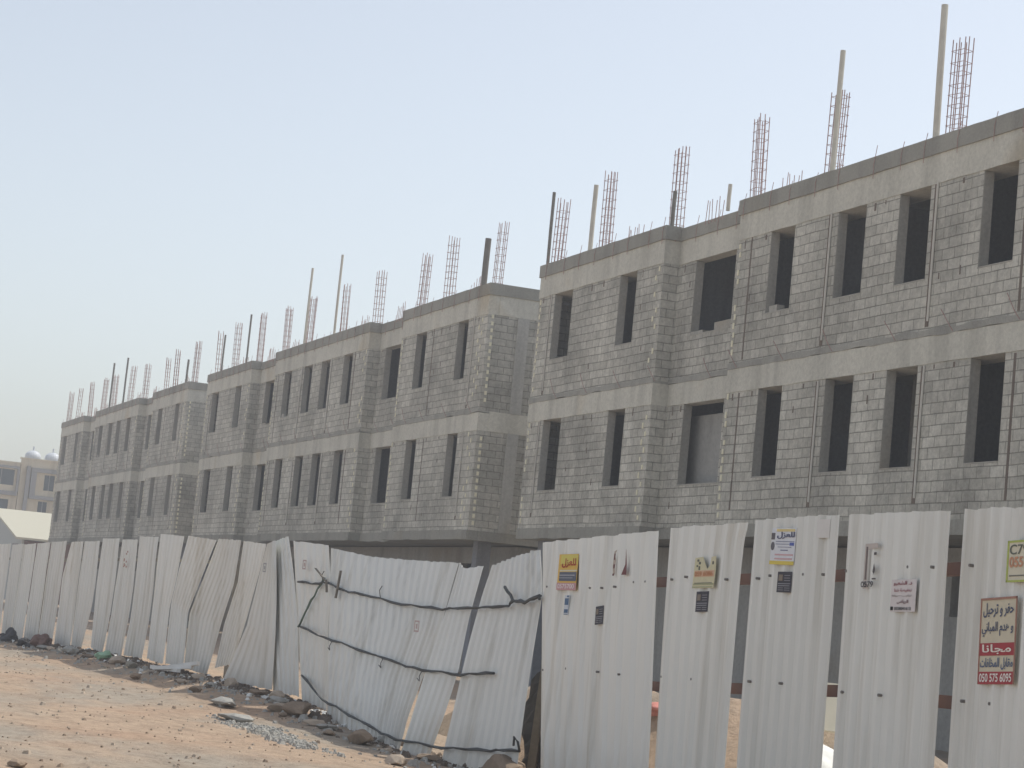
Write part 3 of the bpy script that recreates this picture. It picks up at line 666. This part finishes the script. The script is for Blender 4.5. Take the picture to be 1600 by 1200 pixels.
# advert 1
r, w, h = poster('ad1', 'yellow and orange advert with red lettering above dark bands on the widest sheet', (.75, .50, .12))
strips(r, [(.12*w, .72*h, .98*w, .98*h)], (.70, .62, .16)); strips(r, [(.1*w, .25*h, .98*w, .50*h)], (.12, .14, .19)); strips(r, [(.0, .0, 1*w, .2*h)], (.60, .34, .36))
strips(r, [(.1*w, .52*h, .98*w, .56*h)], (.7, .66, .5)); strips(r, [(.12*w, .40*h, .9*w, .425*h), (.12*w, .33*h, .8*w, .345*h)], (.45, .45, .48), .005)
text_on(arabic('للعزل'), .2*w, .62*h, .72*w, .26*h, r, (.42, .03, .03), .02, .006); text_on('0575700', .06*w, .04*h, .86*w, .13*h, r, (.85, .75, .75), .02, .006)
r, w, h = poster('ad1b', 'narrow blue and white sticker below the yellow advert', (.62, .66, .72)); strips(r, [(.1*w, .5*h, .9*w, .84*h), (.1*w, .1*h, .9*w, .28*h), (.5*w, .9*h, .9*w, .98*h), (.1*w, .01*h, .9*w, .04*h)], (.10, .17, .28))
def darksq(key, lab):
    r, w, h = poster(key, lab, (.07, .07, .085)); 
    strips(r, [(.08*w, .40*h, .94*w, .44*h), (.08*w, .30*h, .9*w, .34*h), (.1*w, .2*h, .45*w, .23*h), (.55*w, .2*h, .92*w, .23*h), (.1*w, .1*h, .45*w, .13*h), (.55*w, .1*h, .92*w, .13*h), (.5*w, .8*h, .9*w, .83*h), (.5*w, .68*h, .9*w, .71*h), (.5*w, .56*h, .9*w, .59*h)], (.30, .30, .33))
    strips(r, [(.1*w, .56*h, .38*w, .86*h)], (.25, .21, .17), .0035)
darksq('sq1', 'small dark square leaflet in the middle of the widest sheet'); darksq('sq2', 'small dark leaflet below the torn cream advert'); darksq('sq3', 'small dark leaflet with a curled corner below the white and yellow advert')
r, w, h = poster('tear1', 'torn left scrap of a removed poster on the widest sheet', (.5, .42, .36), shape=[(.06, 0), (.2, .1), (.14, .35), (.2, .6), (.1, .8), (.22, 1), (.05, .95), (.0, .4)])
strips(r, [(.06*w, .62*h, .14*w, .86*h), (.06*w, .3*h, .15*w, .45*h), (.04*w, .02*h, .14*w, .1*h)], (.16, .07, .07))
s = MB(); s.v = [(.62*w, .02*h, 0), (.95*w, .0, 0), (.93*w, .38*h, 0), (.82*w, .98*h, 0), (.84*w, .4*h, 0), (.62*w, .02*h, -.002), (.95*w, .0, -.002), (.93*w, .38*h, -.002), (.82*w, .98*h, -.002), (.84*w, .4*h, -.002)]
s.f = [(0, 1, 2, 3, 4), (9, 8, 7, 6, 5)]+[(i, 5+i, 5+(i+1) % 5, (i+1) % 5) for i in range(5)]; s.build('torn_scrap', txt_mat((.20, .08, .08)), r)
# advert 2 torn
r, w, h = poster('ad2', 'torn cream advert with orange numbers and a notch ripped from its top', (.66, .62, .42), shape=[(0, 0), (.96, 0), (1, .55), (.98, 1), (.78, .98), (.74, .72), (.62, .6), (.5, .82), (.4, 1), (.05, .97)])
strips(r, [(.08*w, .36*h, .95*w, .56*h)], (.70, .47, .32)); text_on('059 6086', .1*w, .38*h, .8*w, .15*h, r, (.55, .25, .12), .02, .006); strips(r, [(.06*w, .1*h, .95*w, .14*h), (.02*w, .02*h, .9*w, .05*h)], (.40, .42, .26)); strips(r, [(.1*w, .15*h, .88*w, .17*h)], (.2, .2, .17), .004)
strips(r, [(.16*w, .85*h, .24*w, .92*h), (.24*w, .76*h, .32*w, .84*h), (.14*w, .68*h, .2*w, .74*h), (.24*w, .58*h, .3*w, .7*h), (.84*w, .74*h, .9*w, .84*h)], (.16, .17, .14))
# advert 3
r, w, h = poster('ad3', 'white advert with yellow bands top and bottom and dark blue lettering', (.74, .76, .80))
strips(r, [(0, 0, w, .1*h)], (.72, .58, .12)); strips(r, [(.2*w, .9*h, .95*w, .97*h)], (.75, .62, .30)); text_on(arabic('للعزل'), .25*w, .70*h, .72*w, .19*h, r, (.06, .07, .16), .02, .006)
strips(r, [(.0, .68*h, .14*w, .86*h)], (.15, .14, .15)); 
s = MB(); s.tube([(.08*w, .5*h, -.001), (.08*w, .5*h, .004)], .07*w, 12); s.build('printed_emblem', txt_mat((.15, .15, .17)), r)
strips(r, [(.2*w, .62*h, .96*w, .635*h), (.2*w, .55*h, .75*w, .565*h), (.3*w, .47*h, .85*w, .485*h), (.42*w, .38*h, .72*w, .405*h)], (.2, .22, .34)); strips(r, [(.78*w, .52*h, .95*w, .6*h)], (.12, .16, .45)); strips(r, [(.2*w, .25*h, .95*w, .29*h), (.2*w, .14*h, .92*w, .18*h)], (.62, .40, .42))
r, w, h = poster('tag3', 'small blank whitish tag at the upper right of its sheet', (.72, .70, .67))
# torn 4
r, w, h = poster('tear4', 'torn upright paper strip with a bracket shape and handwritten digits under it', (.56, .50, .46), shape=[(.1, 0), (.5, .0), (.45, .1), (.34, .14), (.32, .86), (1, .9), (.95, 1), (.1, 1)])
strips(r, [(.2*w, .2*h, .3*w, .93*h)], (.2, .17, .16)); text_on('0579', .0, .03*h, .85*w, .13*h, r, (.06, .06, .07), .02, .006)
s = MB(); s.v = [(.72*w, .38*h, .002), (.82*w, .3*h, .002), (.9*w, .42*h, .002), (.8*w, .56*h, .002)]; s.f = [(0, 1, 2, 3)]; s.box(.75*w, .9*w, .74*h, .8*h, -.001, .002); s.box(.7*w, .95*w, .2*h, .23*h, -.001, .002); s.build('torn_scrap', txt_mat((.1, .09, .09)), r)
# advert 4
r, w, h = poster('ad4', 'pinkish white advert with five lines of maroon and black lettering', (.72, .67, .66))
MR = (.30, .08, .10)
text_on(arabic('د. الشعبو'), .1*w, .80*h, .74*w, .15*h, r, MR, .02); text_on(arabic('تخفيضة شتاء'.replace('ء', '')), .14*w, .60*h, .7*w, .12*h, r, MR, .02); text_on(arabic('تركيب صيانة'), .05*w, .46*h, .8*w, .07*h, r, (.2, .16, .14), .02); text_on(arabic('الرياض'), .28*w, .24*h, .45*w, .13*h, r, (.16, .07, .08), .02); text_on('0558041613', .18*w, .05*h, .66*w, .1*h, r, (.07, .07, .08), .02)
strips(r, [(.02*w, .05*h, .12*w, .16*h)], (.03, .03, .03))
# big sign
r, w, h = poster('sign5', 'large cream and red sign with Arabic lettering and phone number on the rightmost sheet', (.66, .60, .46), 'sign')
strips(r, [(0, .30*h+.03*h, w, .475*h)], RED); strips(r, [(0, 0, w, .145*h)], RED); strips(r, [(-.02*w, .975*h, 1.02*w, 1.0*h), (-.02*w, 0, .0, h), (w, 0, 1.02*w, h)], (.40, .22, .17), .006, 'border')
INK = (.10, .12, .19)
text_on(arabic('حفر و ترحيل'), .06*w, .77*h, .88*w, .17*h, r, INK, .02); text_on(arabic('و هدم المباني'), .04*w, .55*h, .90*w, .17*h, r, INK, .02)
text_on(arabic('مجانا'), .08*w, .345*h, .84*w, .115*h, r, (.85, .78, .70), .02, .006); text_on(arabic('مقابل المخلفات'), .03*w, .165*h, .94*w, .14*h, r, (.12, .16, .26), .02); text_on('050 575 6095', .03*w, .025*h, .93*w, .10*h, r, (.88, .80, .76), .02, .006)
r, w, h = poster('ad5', 'green edged advert with orange digits cut by the right picture edge', (.70, .66, .52))
strips(r, [(0, 0, .06*w, h), (0, 0, w, .05*h), (0, .95*h, w, h)], (.45, .52, .14)); text_on('055 7', .1*w, .35*h, .85*w, .26*h, r, (.60, .32, .20), .03); text_on('C79', .1*w, .66*h, .7*w, .24*h, r, (.16, .17, .14), .01); strips(r, [(.12*w, .14*h, .9*w, .17*h)], (.2, .2, .17))
# faded marks on other sheets
for key, p, lab, col in (('m1', (-43.6, 8.17, 1.93), 'faded red and dark sprayed marks on a left fence sheet', (.45, .25, .20)), ('m2', (-31.55, 8.58, 2.08), 'tiny red framed sticker near the top of the tied sheet', (.48, .36, .35)), ('m3', (-25.5, 8.42, 1.36), 'tiny red framed sticker on the sagging sheets below the top rope', (.50, .38, .36)), ('m4', (-33.0, 8.35, 2.0), 'small grey sticker on the splayed sheet', (.35, .35, .36))):
    s = MB()
    if key == 'm1':
        for i in range(9): x = random.uniform(0, .42); z = random.uniform(0, .34); s.box(x, x+.08, -.004, 0, z, z+.035); 
    else:
        s.box(0, .17, -.004, 0, 0, .02); s.box(0, .17, -.004, 0, .12, .14); s.box(0, .02, -.004, 0, .02, .12); s.box(.15, .17, -.004, 0, .02, .12); s.box(.06, .11, -.004, 0, .04, .1)
    o = s.build('sticker', txt_mat(col)); o.location = p; o.rotation_euler = (0, 0, .02); tag(o, lab, 'sticker')
# ------------------------------------------------------------------ rocks and rubbish
def rock(name, loc, size, mat, label, cat='rock', seed=0, group=None, sub=4, sharp=.45, rz=0):
    bm = bmesh.new()
    if cat in ('rock', 'rubble'):
        rr = random.Random(seed*7+1)
        for _ in range(26):
            p = Vector((rr.gauss(0, 1), rr.gauss(0, 1), rr.gauss(0, 1))).normalized(); bm.verts.new((p.x*.5*rr.uniform(.75, 1), p.y*.5*rr.uniform(.75, 1), p.z*.42*rr.uniform(.6, 1)))
        h_ = bmesh.ops.convex_hull(bm, input=bm.verts[:]); bmesh.ops.delete(bm, geom=[g_ for g_ in h_['geom_interior'] if isinstance(g_, bmesh.types.BMVert)], context='VERTS')
        bmesh.ops.bevel(bm, geom=bm.edges[:], offset=.02, segments=1, affect='EDGES')
        bmesh.ops.subdivide_edges(bm, edges=bm.edges[:], cuts=1, use_grid_fill=True)
        for v in bm.verts: v.co *= 1+.09*noise.noise(v.co*7+Vector((seed, 0, 0)))
        smooth = False
    else:
        bmesh.ops.create_icosphere(bm, subdivisions=sub, radius=.5); smooth = True
        for v in bm.verts:
            p = v.co.copy(); d = 1+sharp*noise.noise(p*2.2+Vector((seed*3.1, 0, 0)))+sharp*.4*noise.noise(p*6+Vector((0, seed, 0)))
            v.co = p*d
            if v.co.z < -.3: v.co.z = -.3
    me = bpy.data.meshes.new(name); bm.to_mesh(me); bm.free(); me.materials.append(mat); me.polygons.foreach_set('use_smooth', [smooth]*len(me.polygons))
    o = bpy.data.objects.new(name, me); C.objects.link(o); o.scale = size; x, y = loc[:2]
    o.location = (x, y, (loc[2] if len(loc) > 2 else gz(x, y))+size[2]*.24); o.rotation_euler = (0, 0, rz)
    tag(o, label, cat, group); return o
RG = 'stones at the foot of the fence'
rock('rock', (-29.6, 7.9), (.42, .35, .26), M['stone'], 'pale broken stone at the left foot of the sagging fence stretch', seed=1, group=RG)
rock('rock', (-29.0, 8.05), (.7, .5, .36), M['dstone'], 'brown broken stone half in shade where the lowest rope begins', seed=2, group=RG)
rock('rock', (-25.6, 7.9), (.55, .4, .30), M['dstone'], 'brown broken stone against the foot of the sagging sheets below the lowest rope', seed=3, group=RG)
rock('rock', (-33.6, 8.2), (.35, .3, .26), M['stone'], 'small pale stone at the foot of the upright sheet behind the splayed one', seed=4, group=RG)
rock('rock', (-31.0, 8.25), (.36, .3, .26), M['stone'], 'pale stone at the bottom corner where the sagging stretch begins', seed=5, group=RG)
rock('rock', (-22.2, 8.5), (.75, .6, .42), M['dstone'], 'flat brown boulder below the jagged topped sheet at the bottom edge', seed=6, group=RG)
rock('rock', (-18.3, 2.75), (.25, .2, .12), M['dstone'], 'dark stone in the bottom left corner of the picture', seed=7)
rock('rock', (-22.3, 7.3), (.4, .3, .2), M['stone'], 'small pale stone at the bottom edge below the narrow slit sheet', seed=8, group=RG)
rock('concrete_lump', (-27.2, 6.75), (.9, .35, .16), M['gstone'], 'flat grey slab of concrete lying on sand in front of the fence shadow', 'rubble', 9, rz=.3)
rock('concrete_lump', (-30.2, 7.3), (.9, .4, .2), M['gstone'], 'grey slab lying in the shadow of the splayed sheet', 'rubble', 10, rz=.1)
rock('scrap_sheet', (-48.6, 7.55), (.9, .4, .36), M['tarp'], 'crumpled rusty brown scrap leaning at the foot of the curled sheet', 'scrap', 11, sharp=.7)
rock('rubbish_bag', (-51.6, 7.2), (.9, .4, .35), M['dark'], 'black plastic scrap lying at the foot of the far left sheets', 'rubbish', 12, sharp=.8)
rock('rubbish_bag', (-49.4, 7.3), (.6, .3, .25), M['dark'], 'black plastic strip left of the rusty brown scrap', 'rubbish', 13, sharp=.8)
rock('rubbish_bag', (-42.2, 7.75), (.5, .3, .2), M['plastic'], 'pale green plastic bag at the foot of the fence', 'rubbish', 14, sharp=.7)
rock('concrete_lump', (-44.6, 7.5), (.8, .4, .28), M['gstone'], 'pale grey concrete lump lying below the sheet with faded red marks', 'rubble', 15)
rock('concrete_lump', (-40.6, 7.7), (.7, .4, .25), M['stone'], 'pink beige rubble lump just right of the green bag', 'rubble', 16)
rock('concrete_lump', (-53.5, 6.9), (.9, .4, .3), M['stone'], 'pale stone lump near the left picture edge at the fence foot', 'rubble', 17)
s = MB()
for i, (a, b) in enumerate([((-37.6, 7.95, .25), (-36.3, 8.25, .42)), ((-37.9, 7.8, .24), (-36.6, 8.0, .26)), ((-37.2, 7.7, .25), (-36.5, 8.2, .34))]):
    s = MB(); s.tube([a, b], .045, 4); tag(s.build('broken_batten', M['wplastic']), ['white broken batten leaning up against the foot of the twisted sheet', 'white broken batten lying flat by the foot of the twisted sheet', 'short white batten crossing two others by the twisted sheet'][i], 'batten', 'broken battens by the twisted sheet')
rr = random.Random(11)
for i, (x, y) in enumerate([(-34.9, 7.7), (-33.0, 7.5), (-39.2, 7.7), (-46.5, 7.4), (-36.2, 7.2)]):
    s_ = rr.uniform(.22, .4)
    rock('rock', (x, y), (s_, s_*.7, s_*.6), M[['stone', 'dstone', 'gstone'][i % 3]], ['small beige stone in the shadow of the splayed sheet', 'small brown stone below the upright sheet', 'small grey stone below the first leaning sheet', 'small beige stone below the sheets with sunlit gaps', 'small brown stone on the sand before the twisted sheet'][i], seed=20+i, group=RG)
for i in range(16):
    x = [-28.2, -27.6, -26.4, -30.6, -29.8, -31.9, -27.0, -25.0, -24.2, -33.9, -35.5, -43.4, -47.2, -50.2, -28.8, -26.0][i]; y = line_y(FLN, x)-.45-.3*((i*37) % 5)/4-(.3 if i in (0, 1, 2, 6, 14) else 0)
    s_ = .16+.16*((i*53) % 7)/6
    o = rock('broken_block', (x, y), (s_*1.5, s_, s_*.6), M[['gstone', 'stone', 'dstone'][i % 3]], 'fist to head sized chunk among the rubble strewn along the fence foot', 'rubble', 40+i, 'rubble chunks along the fence foot', rz=i*1.3)
# loose gravel: one uncountable mass
def pebbles(name, n_, area, smin, smax, mat, seed):
    rr = random.Random(seed); s = MB()
    for _ in range(n_):
        x, y = area(rr); r_ = rr.uniform(smin, smax)*(1 if rr.random() < .9 else 1.8); z = gz(x, y); b = len(s.v); a0 = rr.random()*6
        k = 5; top = []
        for j in range(k): t = a0+j*2*math.pi/k; q_ = rr.uniform(.7, 1.2); s.v.append((x+math.cos(t)*r_*q_, y+math.sin(t)*r_*q_*.8, z-.01))
        for j in range(k): t = a0+j*2*math.pi/k; q_ = rr.uniform(.3, .7); s.v.append((x+math.cos(t)*r_*q_, y+math.sin(t)*r_*q_*.8, z+r_*rr.uniform(.35, .7)))
        for j in range(k): s.f.append((b+j, b+(j+1) % k, b+k+(j+1) % k, b+k+j))
        s.f.append(tuple(b+k+j for j in range(k)))
    o = s.build(name, mat); tag(o, kind='stuff'); return o
def strip_area(rr):
    x = rr.uniform(-58, -15); y = line_y(FLN, x)-.25-abs(rr.gauss(0, .55)); return x, y
def open_area(rr): return rr.uniform(-56, -14), rr.uniform(1.5, 8)
tag(pebbles('gravel', 1000, strip_area, .012, .06, M['gstone'], 1), 'loose rubble crumbs along the fence foot', 'gravel')
def foot_area(rr):
    x = rr.uniform(-58, -21); return x, line_y(FLN, x)-.1-abs(rr.gauss(0, .28))
tag(pebbles('gravel', 1500, foot_area, .02, .08, M['clod'], 8), 'dark debris and clods banked along the fence foot', 'gravel')
tag(pebbles('gravel', 400, foot_area, .02, .06, M['wplastic'], 9), 'pale scraps of litter caught along the fence foot', 'litter')
tag(pebbles('gravel', 900, open_area, .008, .03, M['dstone'], 2), 'small dark stones scattered over the open sand', 'gravel')
tag(pebbles('gravel', 700, open_area, .01, .04, M['stone'], 5), 'small pale stones scattered over the open sand', 'gravel')
tag(pebbles('gravel', 900, lambda r_: (-25.3+r_.gauss(0, 1.0), 6.75+r_.gauss(0, .14)), .012, .045, M['gstone'], 3), 'low patch of grey gravel spilled before the sagging fence', 'gravel')
# behind the upright sheets: sand heap, sacks, board, cloth
bm = MB(); nx, ny = 40, 16
for j in range(ny+1):
    for i in range(nx+1):
        u, v = i/nx, j/ny; x = -30+u*14; y = 9.6+v*3.4
        h = .95*math.sin(math.pi*v)**.8*min(1, 6*u, 6*(1-u))*(1+.35*noise.noise(Vector((x*.6, y*.6, 0)))); bm.v.append((x, y+(.3*u-.9*u), h-.05))
for j in range(ny):
    for i in range(nx): a = j*(nx+1)+i; bm.f.append((a, a+1, a+nx+2, a+nx+1))
tag(bm.build('sand_heap', M['ground'], smooth=True), 'heap of sand behind the upright sheets, seen in the gaps between them', 'sand heap')
rock('sack', (-17.6, 9.7, .1), (1.0, .7, .85), M['sack'], 'bulging white sack seen in the gap left of the sheet with torn paper strip', 'sack', 31, sharp=.25)
rock('cloth_bundle', (-21.6, 10.3, .72), (1.1, .6, .28), M['red'], 'red and white cloth bundle on the sand heap seen through a gap', 'cloth', 33, sharp=.6)
rock('sack', (-12.9, 9.2, 0), (.9, .6, .5), M['sack'], 'low pale sack seen at the bottom of the rightmost gap', 'sack', 34, sharp=.3)
s = MB().box(-.5, .5, -.02, .02, 0, .5); o = s.build('board', M['cream']); o.location = (-18.4, 10.1, .85); o.rotation_euler = (-.5, 0, .3); tag(o, 'cream board lying above the white sack behind the fence', 'board')
# dark plank and shade cloth in the gap beside the jagged sheet
s = MB(); s.tube([(-22.5, 8.95, 0), (-22.4, 9.0, 1.7)], .07, 4); tag(s.build('leaning_plank', M['wood']), 'dark plank standing in the gap right of the jagged topped sheet', 'plank')
s = MB()
for j in range(9):
    for i in range(5): x = -23.0+i*.16; z = j*.11; s.v.append((x+.05*math.sin(j), 8.98+.05*math.sin(i*2+j), z*(1+.1*i)))
for j in range(8):
    for i in range(4): a = j*5+i; s.f.append((a, a+1, a+6, a+5))
tag(s.build('shade_cloth', M['dark']), 'crumpled dark cloth at the foot of the gap right of the jagged sheet', 'cloth')
# ------------------------------------------------------------------ shed and houses in the distance
shed = empty('white_roofed_shed', (-163.6, 21.1, 0)); tag(shed, 'low shed with a pale cream pitched roof behind the far left end of the fence', 'shed')
s = MB(); s.v = [(-13.6, 0, 0), (13.6, 0, 0), (13.6, 0, 4.2), (0, 0, 6.35), (-13.6, 0, 4.2), (-13.6, .15, 0), (13.6, .15, 0), (13.6, .15, 4.2), (0, .15, 6.35), (-13.6, .15, 4.2)]
s.f = [(0, 1, 2, 3, 4), (9, 8, 7, 6, 5), (0, 5, 6, 1), (1, 6, 7, 2), (2, 7, 8, 3), (3, 8, 9, 4), (4, 9, 5, 0)]; s.build('gable_wall', M['gable'], shed)
s = MB(); s.box(9, 12, -.03, 0, 0, 3.9); s.build('door', M['hgrey'], shed)
s = MB().box(13.2, 13.45, .15, 24, 0, 4.1).box(-13.45, -13.2, .15, 24, 0, 4.1).box(-13.2, 13.2, 23.8, 24, 0, 4.1); s.build('side_wall', M['tarp'], shed)  # walls coloured with the dark brown of the shade below the eave
s = MB()
for sx in (-1, 1):
    q_ = [(0, -.5, 6.5), (sx*14.2, -.5, 4.28), (sx*14.2, 24.5, 4.28), (0, 24.5, 6.5)]; lo = [(a, b, c-.14) for a, b, c in q_]; n_ = len(s.v); s.v += q_+lo
    s.f += [(n_, n_+1, n_+2, n_+3), (n_+7, n_+6, n_+5, n_+4)]+[(n_+i, n_+4+i, n_+4+(i+1) % 4, n_+(i+1) % 4) for i in range(4)]
s.build('roof', M['roofw'], shed)
def house(name, y0, y1, top, wins, lab, frame):
    h = empty(name, (-185, y0, 0)); tag(h, lab, 'house'); w = y1-y0
    s = MB(); ops = [(a-y0, b-y0, c, d) for a, b, c, d in wins]
    b_ = MB(); b_.wall(0, w, 0, top, 0, .3, ops); b_.box(0, .3, .3, 11, 0, top-.4); b_.box(w-.3, w, .3, 11, 0, top-.4); b_.box(.3, w-.3, 10.7, 11, 0, top-.4); b_.box(.3, w-.3, .3, 10.7, top-.9, top-.6)
    def turn(m_): m_.v = [(-y, x, z) for x, y, z in m_.v]; m_.f = [tuple(f) for f in m_.f]; return m_
    turn(b_).build('wall', M['beige'], h)
    for a, b, c, d in ops:
        g_ = MB().box(a, b, .12, .16, c, d); o = turn(g_).build('window', M['glass'], h)
        g_ = MB().box((a+b)/2-.03, (a+b)/2+.03, .05, .12, c, d); turn(g_).build('mullion', M['hgrey'], o)
    for a, b, c, d in frame: g_ = MB().box(a-y0, b-y0, -.25, -.003, c, d); turn(g_).build('grey_frame_and_gap', M['hgrey'], h)
    g_ = MB().box(-.1, w+.1, -.08, .35, top, top+.12); turn(g_).build('parapet_cap', M['beige'], h)
    return h
house('beige_house', 14, 25.15, 11.0, [(22.6, 24.75, 9.15, 10.45), (22.6, 24.5, 6.9, 7.95), (17, 19, 9.15, 10.45), (17, 19, 6.9, 7.95)],
      'beige house with grey framed windows at the far left picture edge', [(15, 25.1, 10.55, 10.75), (15, 25.1, 8.3, 8.65), (24.95, 25.14, 8.66, 10.54)])
house('beige_house', 25.2, 38, 11.45, [(27.25, 28.1, 9.0, 10.3), (26.95, 27.7, 6.9, 8.05), (31, 33, 9.1, 10.3)],
      'beige house with two white roof domes, left of the farthest block building', [(26.1, 36, 10.45, 10.8), (26.1, 36, 8.2, 8.5), (26.1, 26.55, 8.51, 10.44), (25.7, 26.0, 7.0, 10.9)])  # last grey strip stands in for the shade of a recessed gap
for y, lab in ((26.25, 'white rounded water tank with a small knob, left one on the beige house'), (27.9, 'white rounded water tank beside the farthest block building, right one of the pair')):
    t = empty('roof_tank', (-186.2, y, 11.0)); tag(t, lab, 'water tank', 'roof tanks')
    bm2 = bmesh.new(); bmesh.ops.create_uvsphere(bm2, u_segments=20, v_segments=12, radius=.68)
    me = bpy.data.meshes.new('tank_body'); bm2.to_mesh(me); bm2.free(); me.materials.append(M['white'])
    o = bpy.data.objects.new('tank_body', me); C.objects.link(o); o.parent = t; o.location = (0, 0, .75); o.scale = (1, 1, .82)
    MB().tube([(0, 0, 1.25), (0, 0, 1.65)], .08, 6).build('knob', M['white'], t)
# ------------------------------------------------------------------ haze
hz = MB().box(-1850, 1550, -1550, 1850, -1.6, 16); hm = bpy.data.materials.new('haze'); hm.use_nodes = True
t = hm.node_tree; t.nodes.clear(); out = t.nodes.new('ShaderNodeOutputMaterial'); pv = t.nodes.new('ShaderNodeVolumePrincipled')
pv.inputs['Color'].default_value = (.93, .95, 1, 1); pv.inputs['Density'].default_value = .0018; pv.inputs['Anisotropy'].default_value = .2
t.links.new(pv.outputs[0], out.inputs['Volume'])
tag(hz.build('haze', hm), kind='stuff')
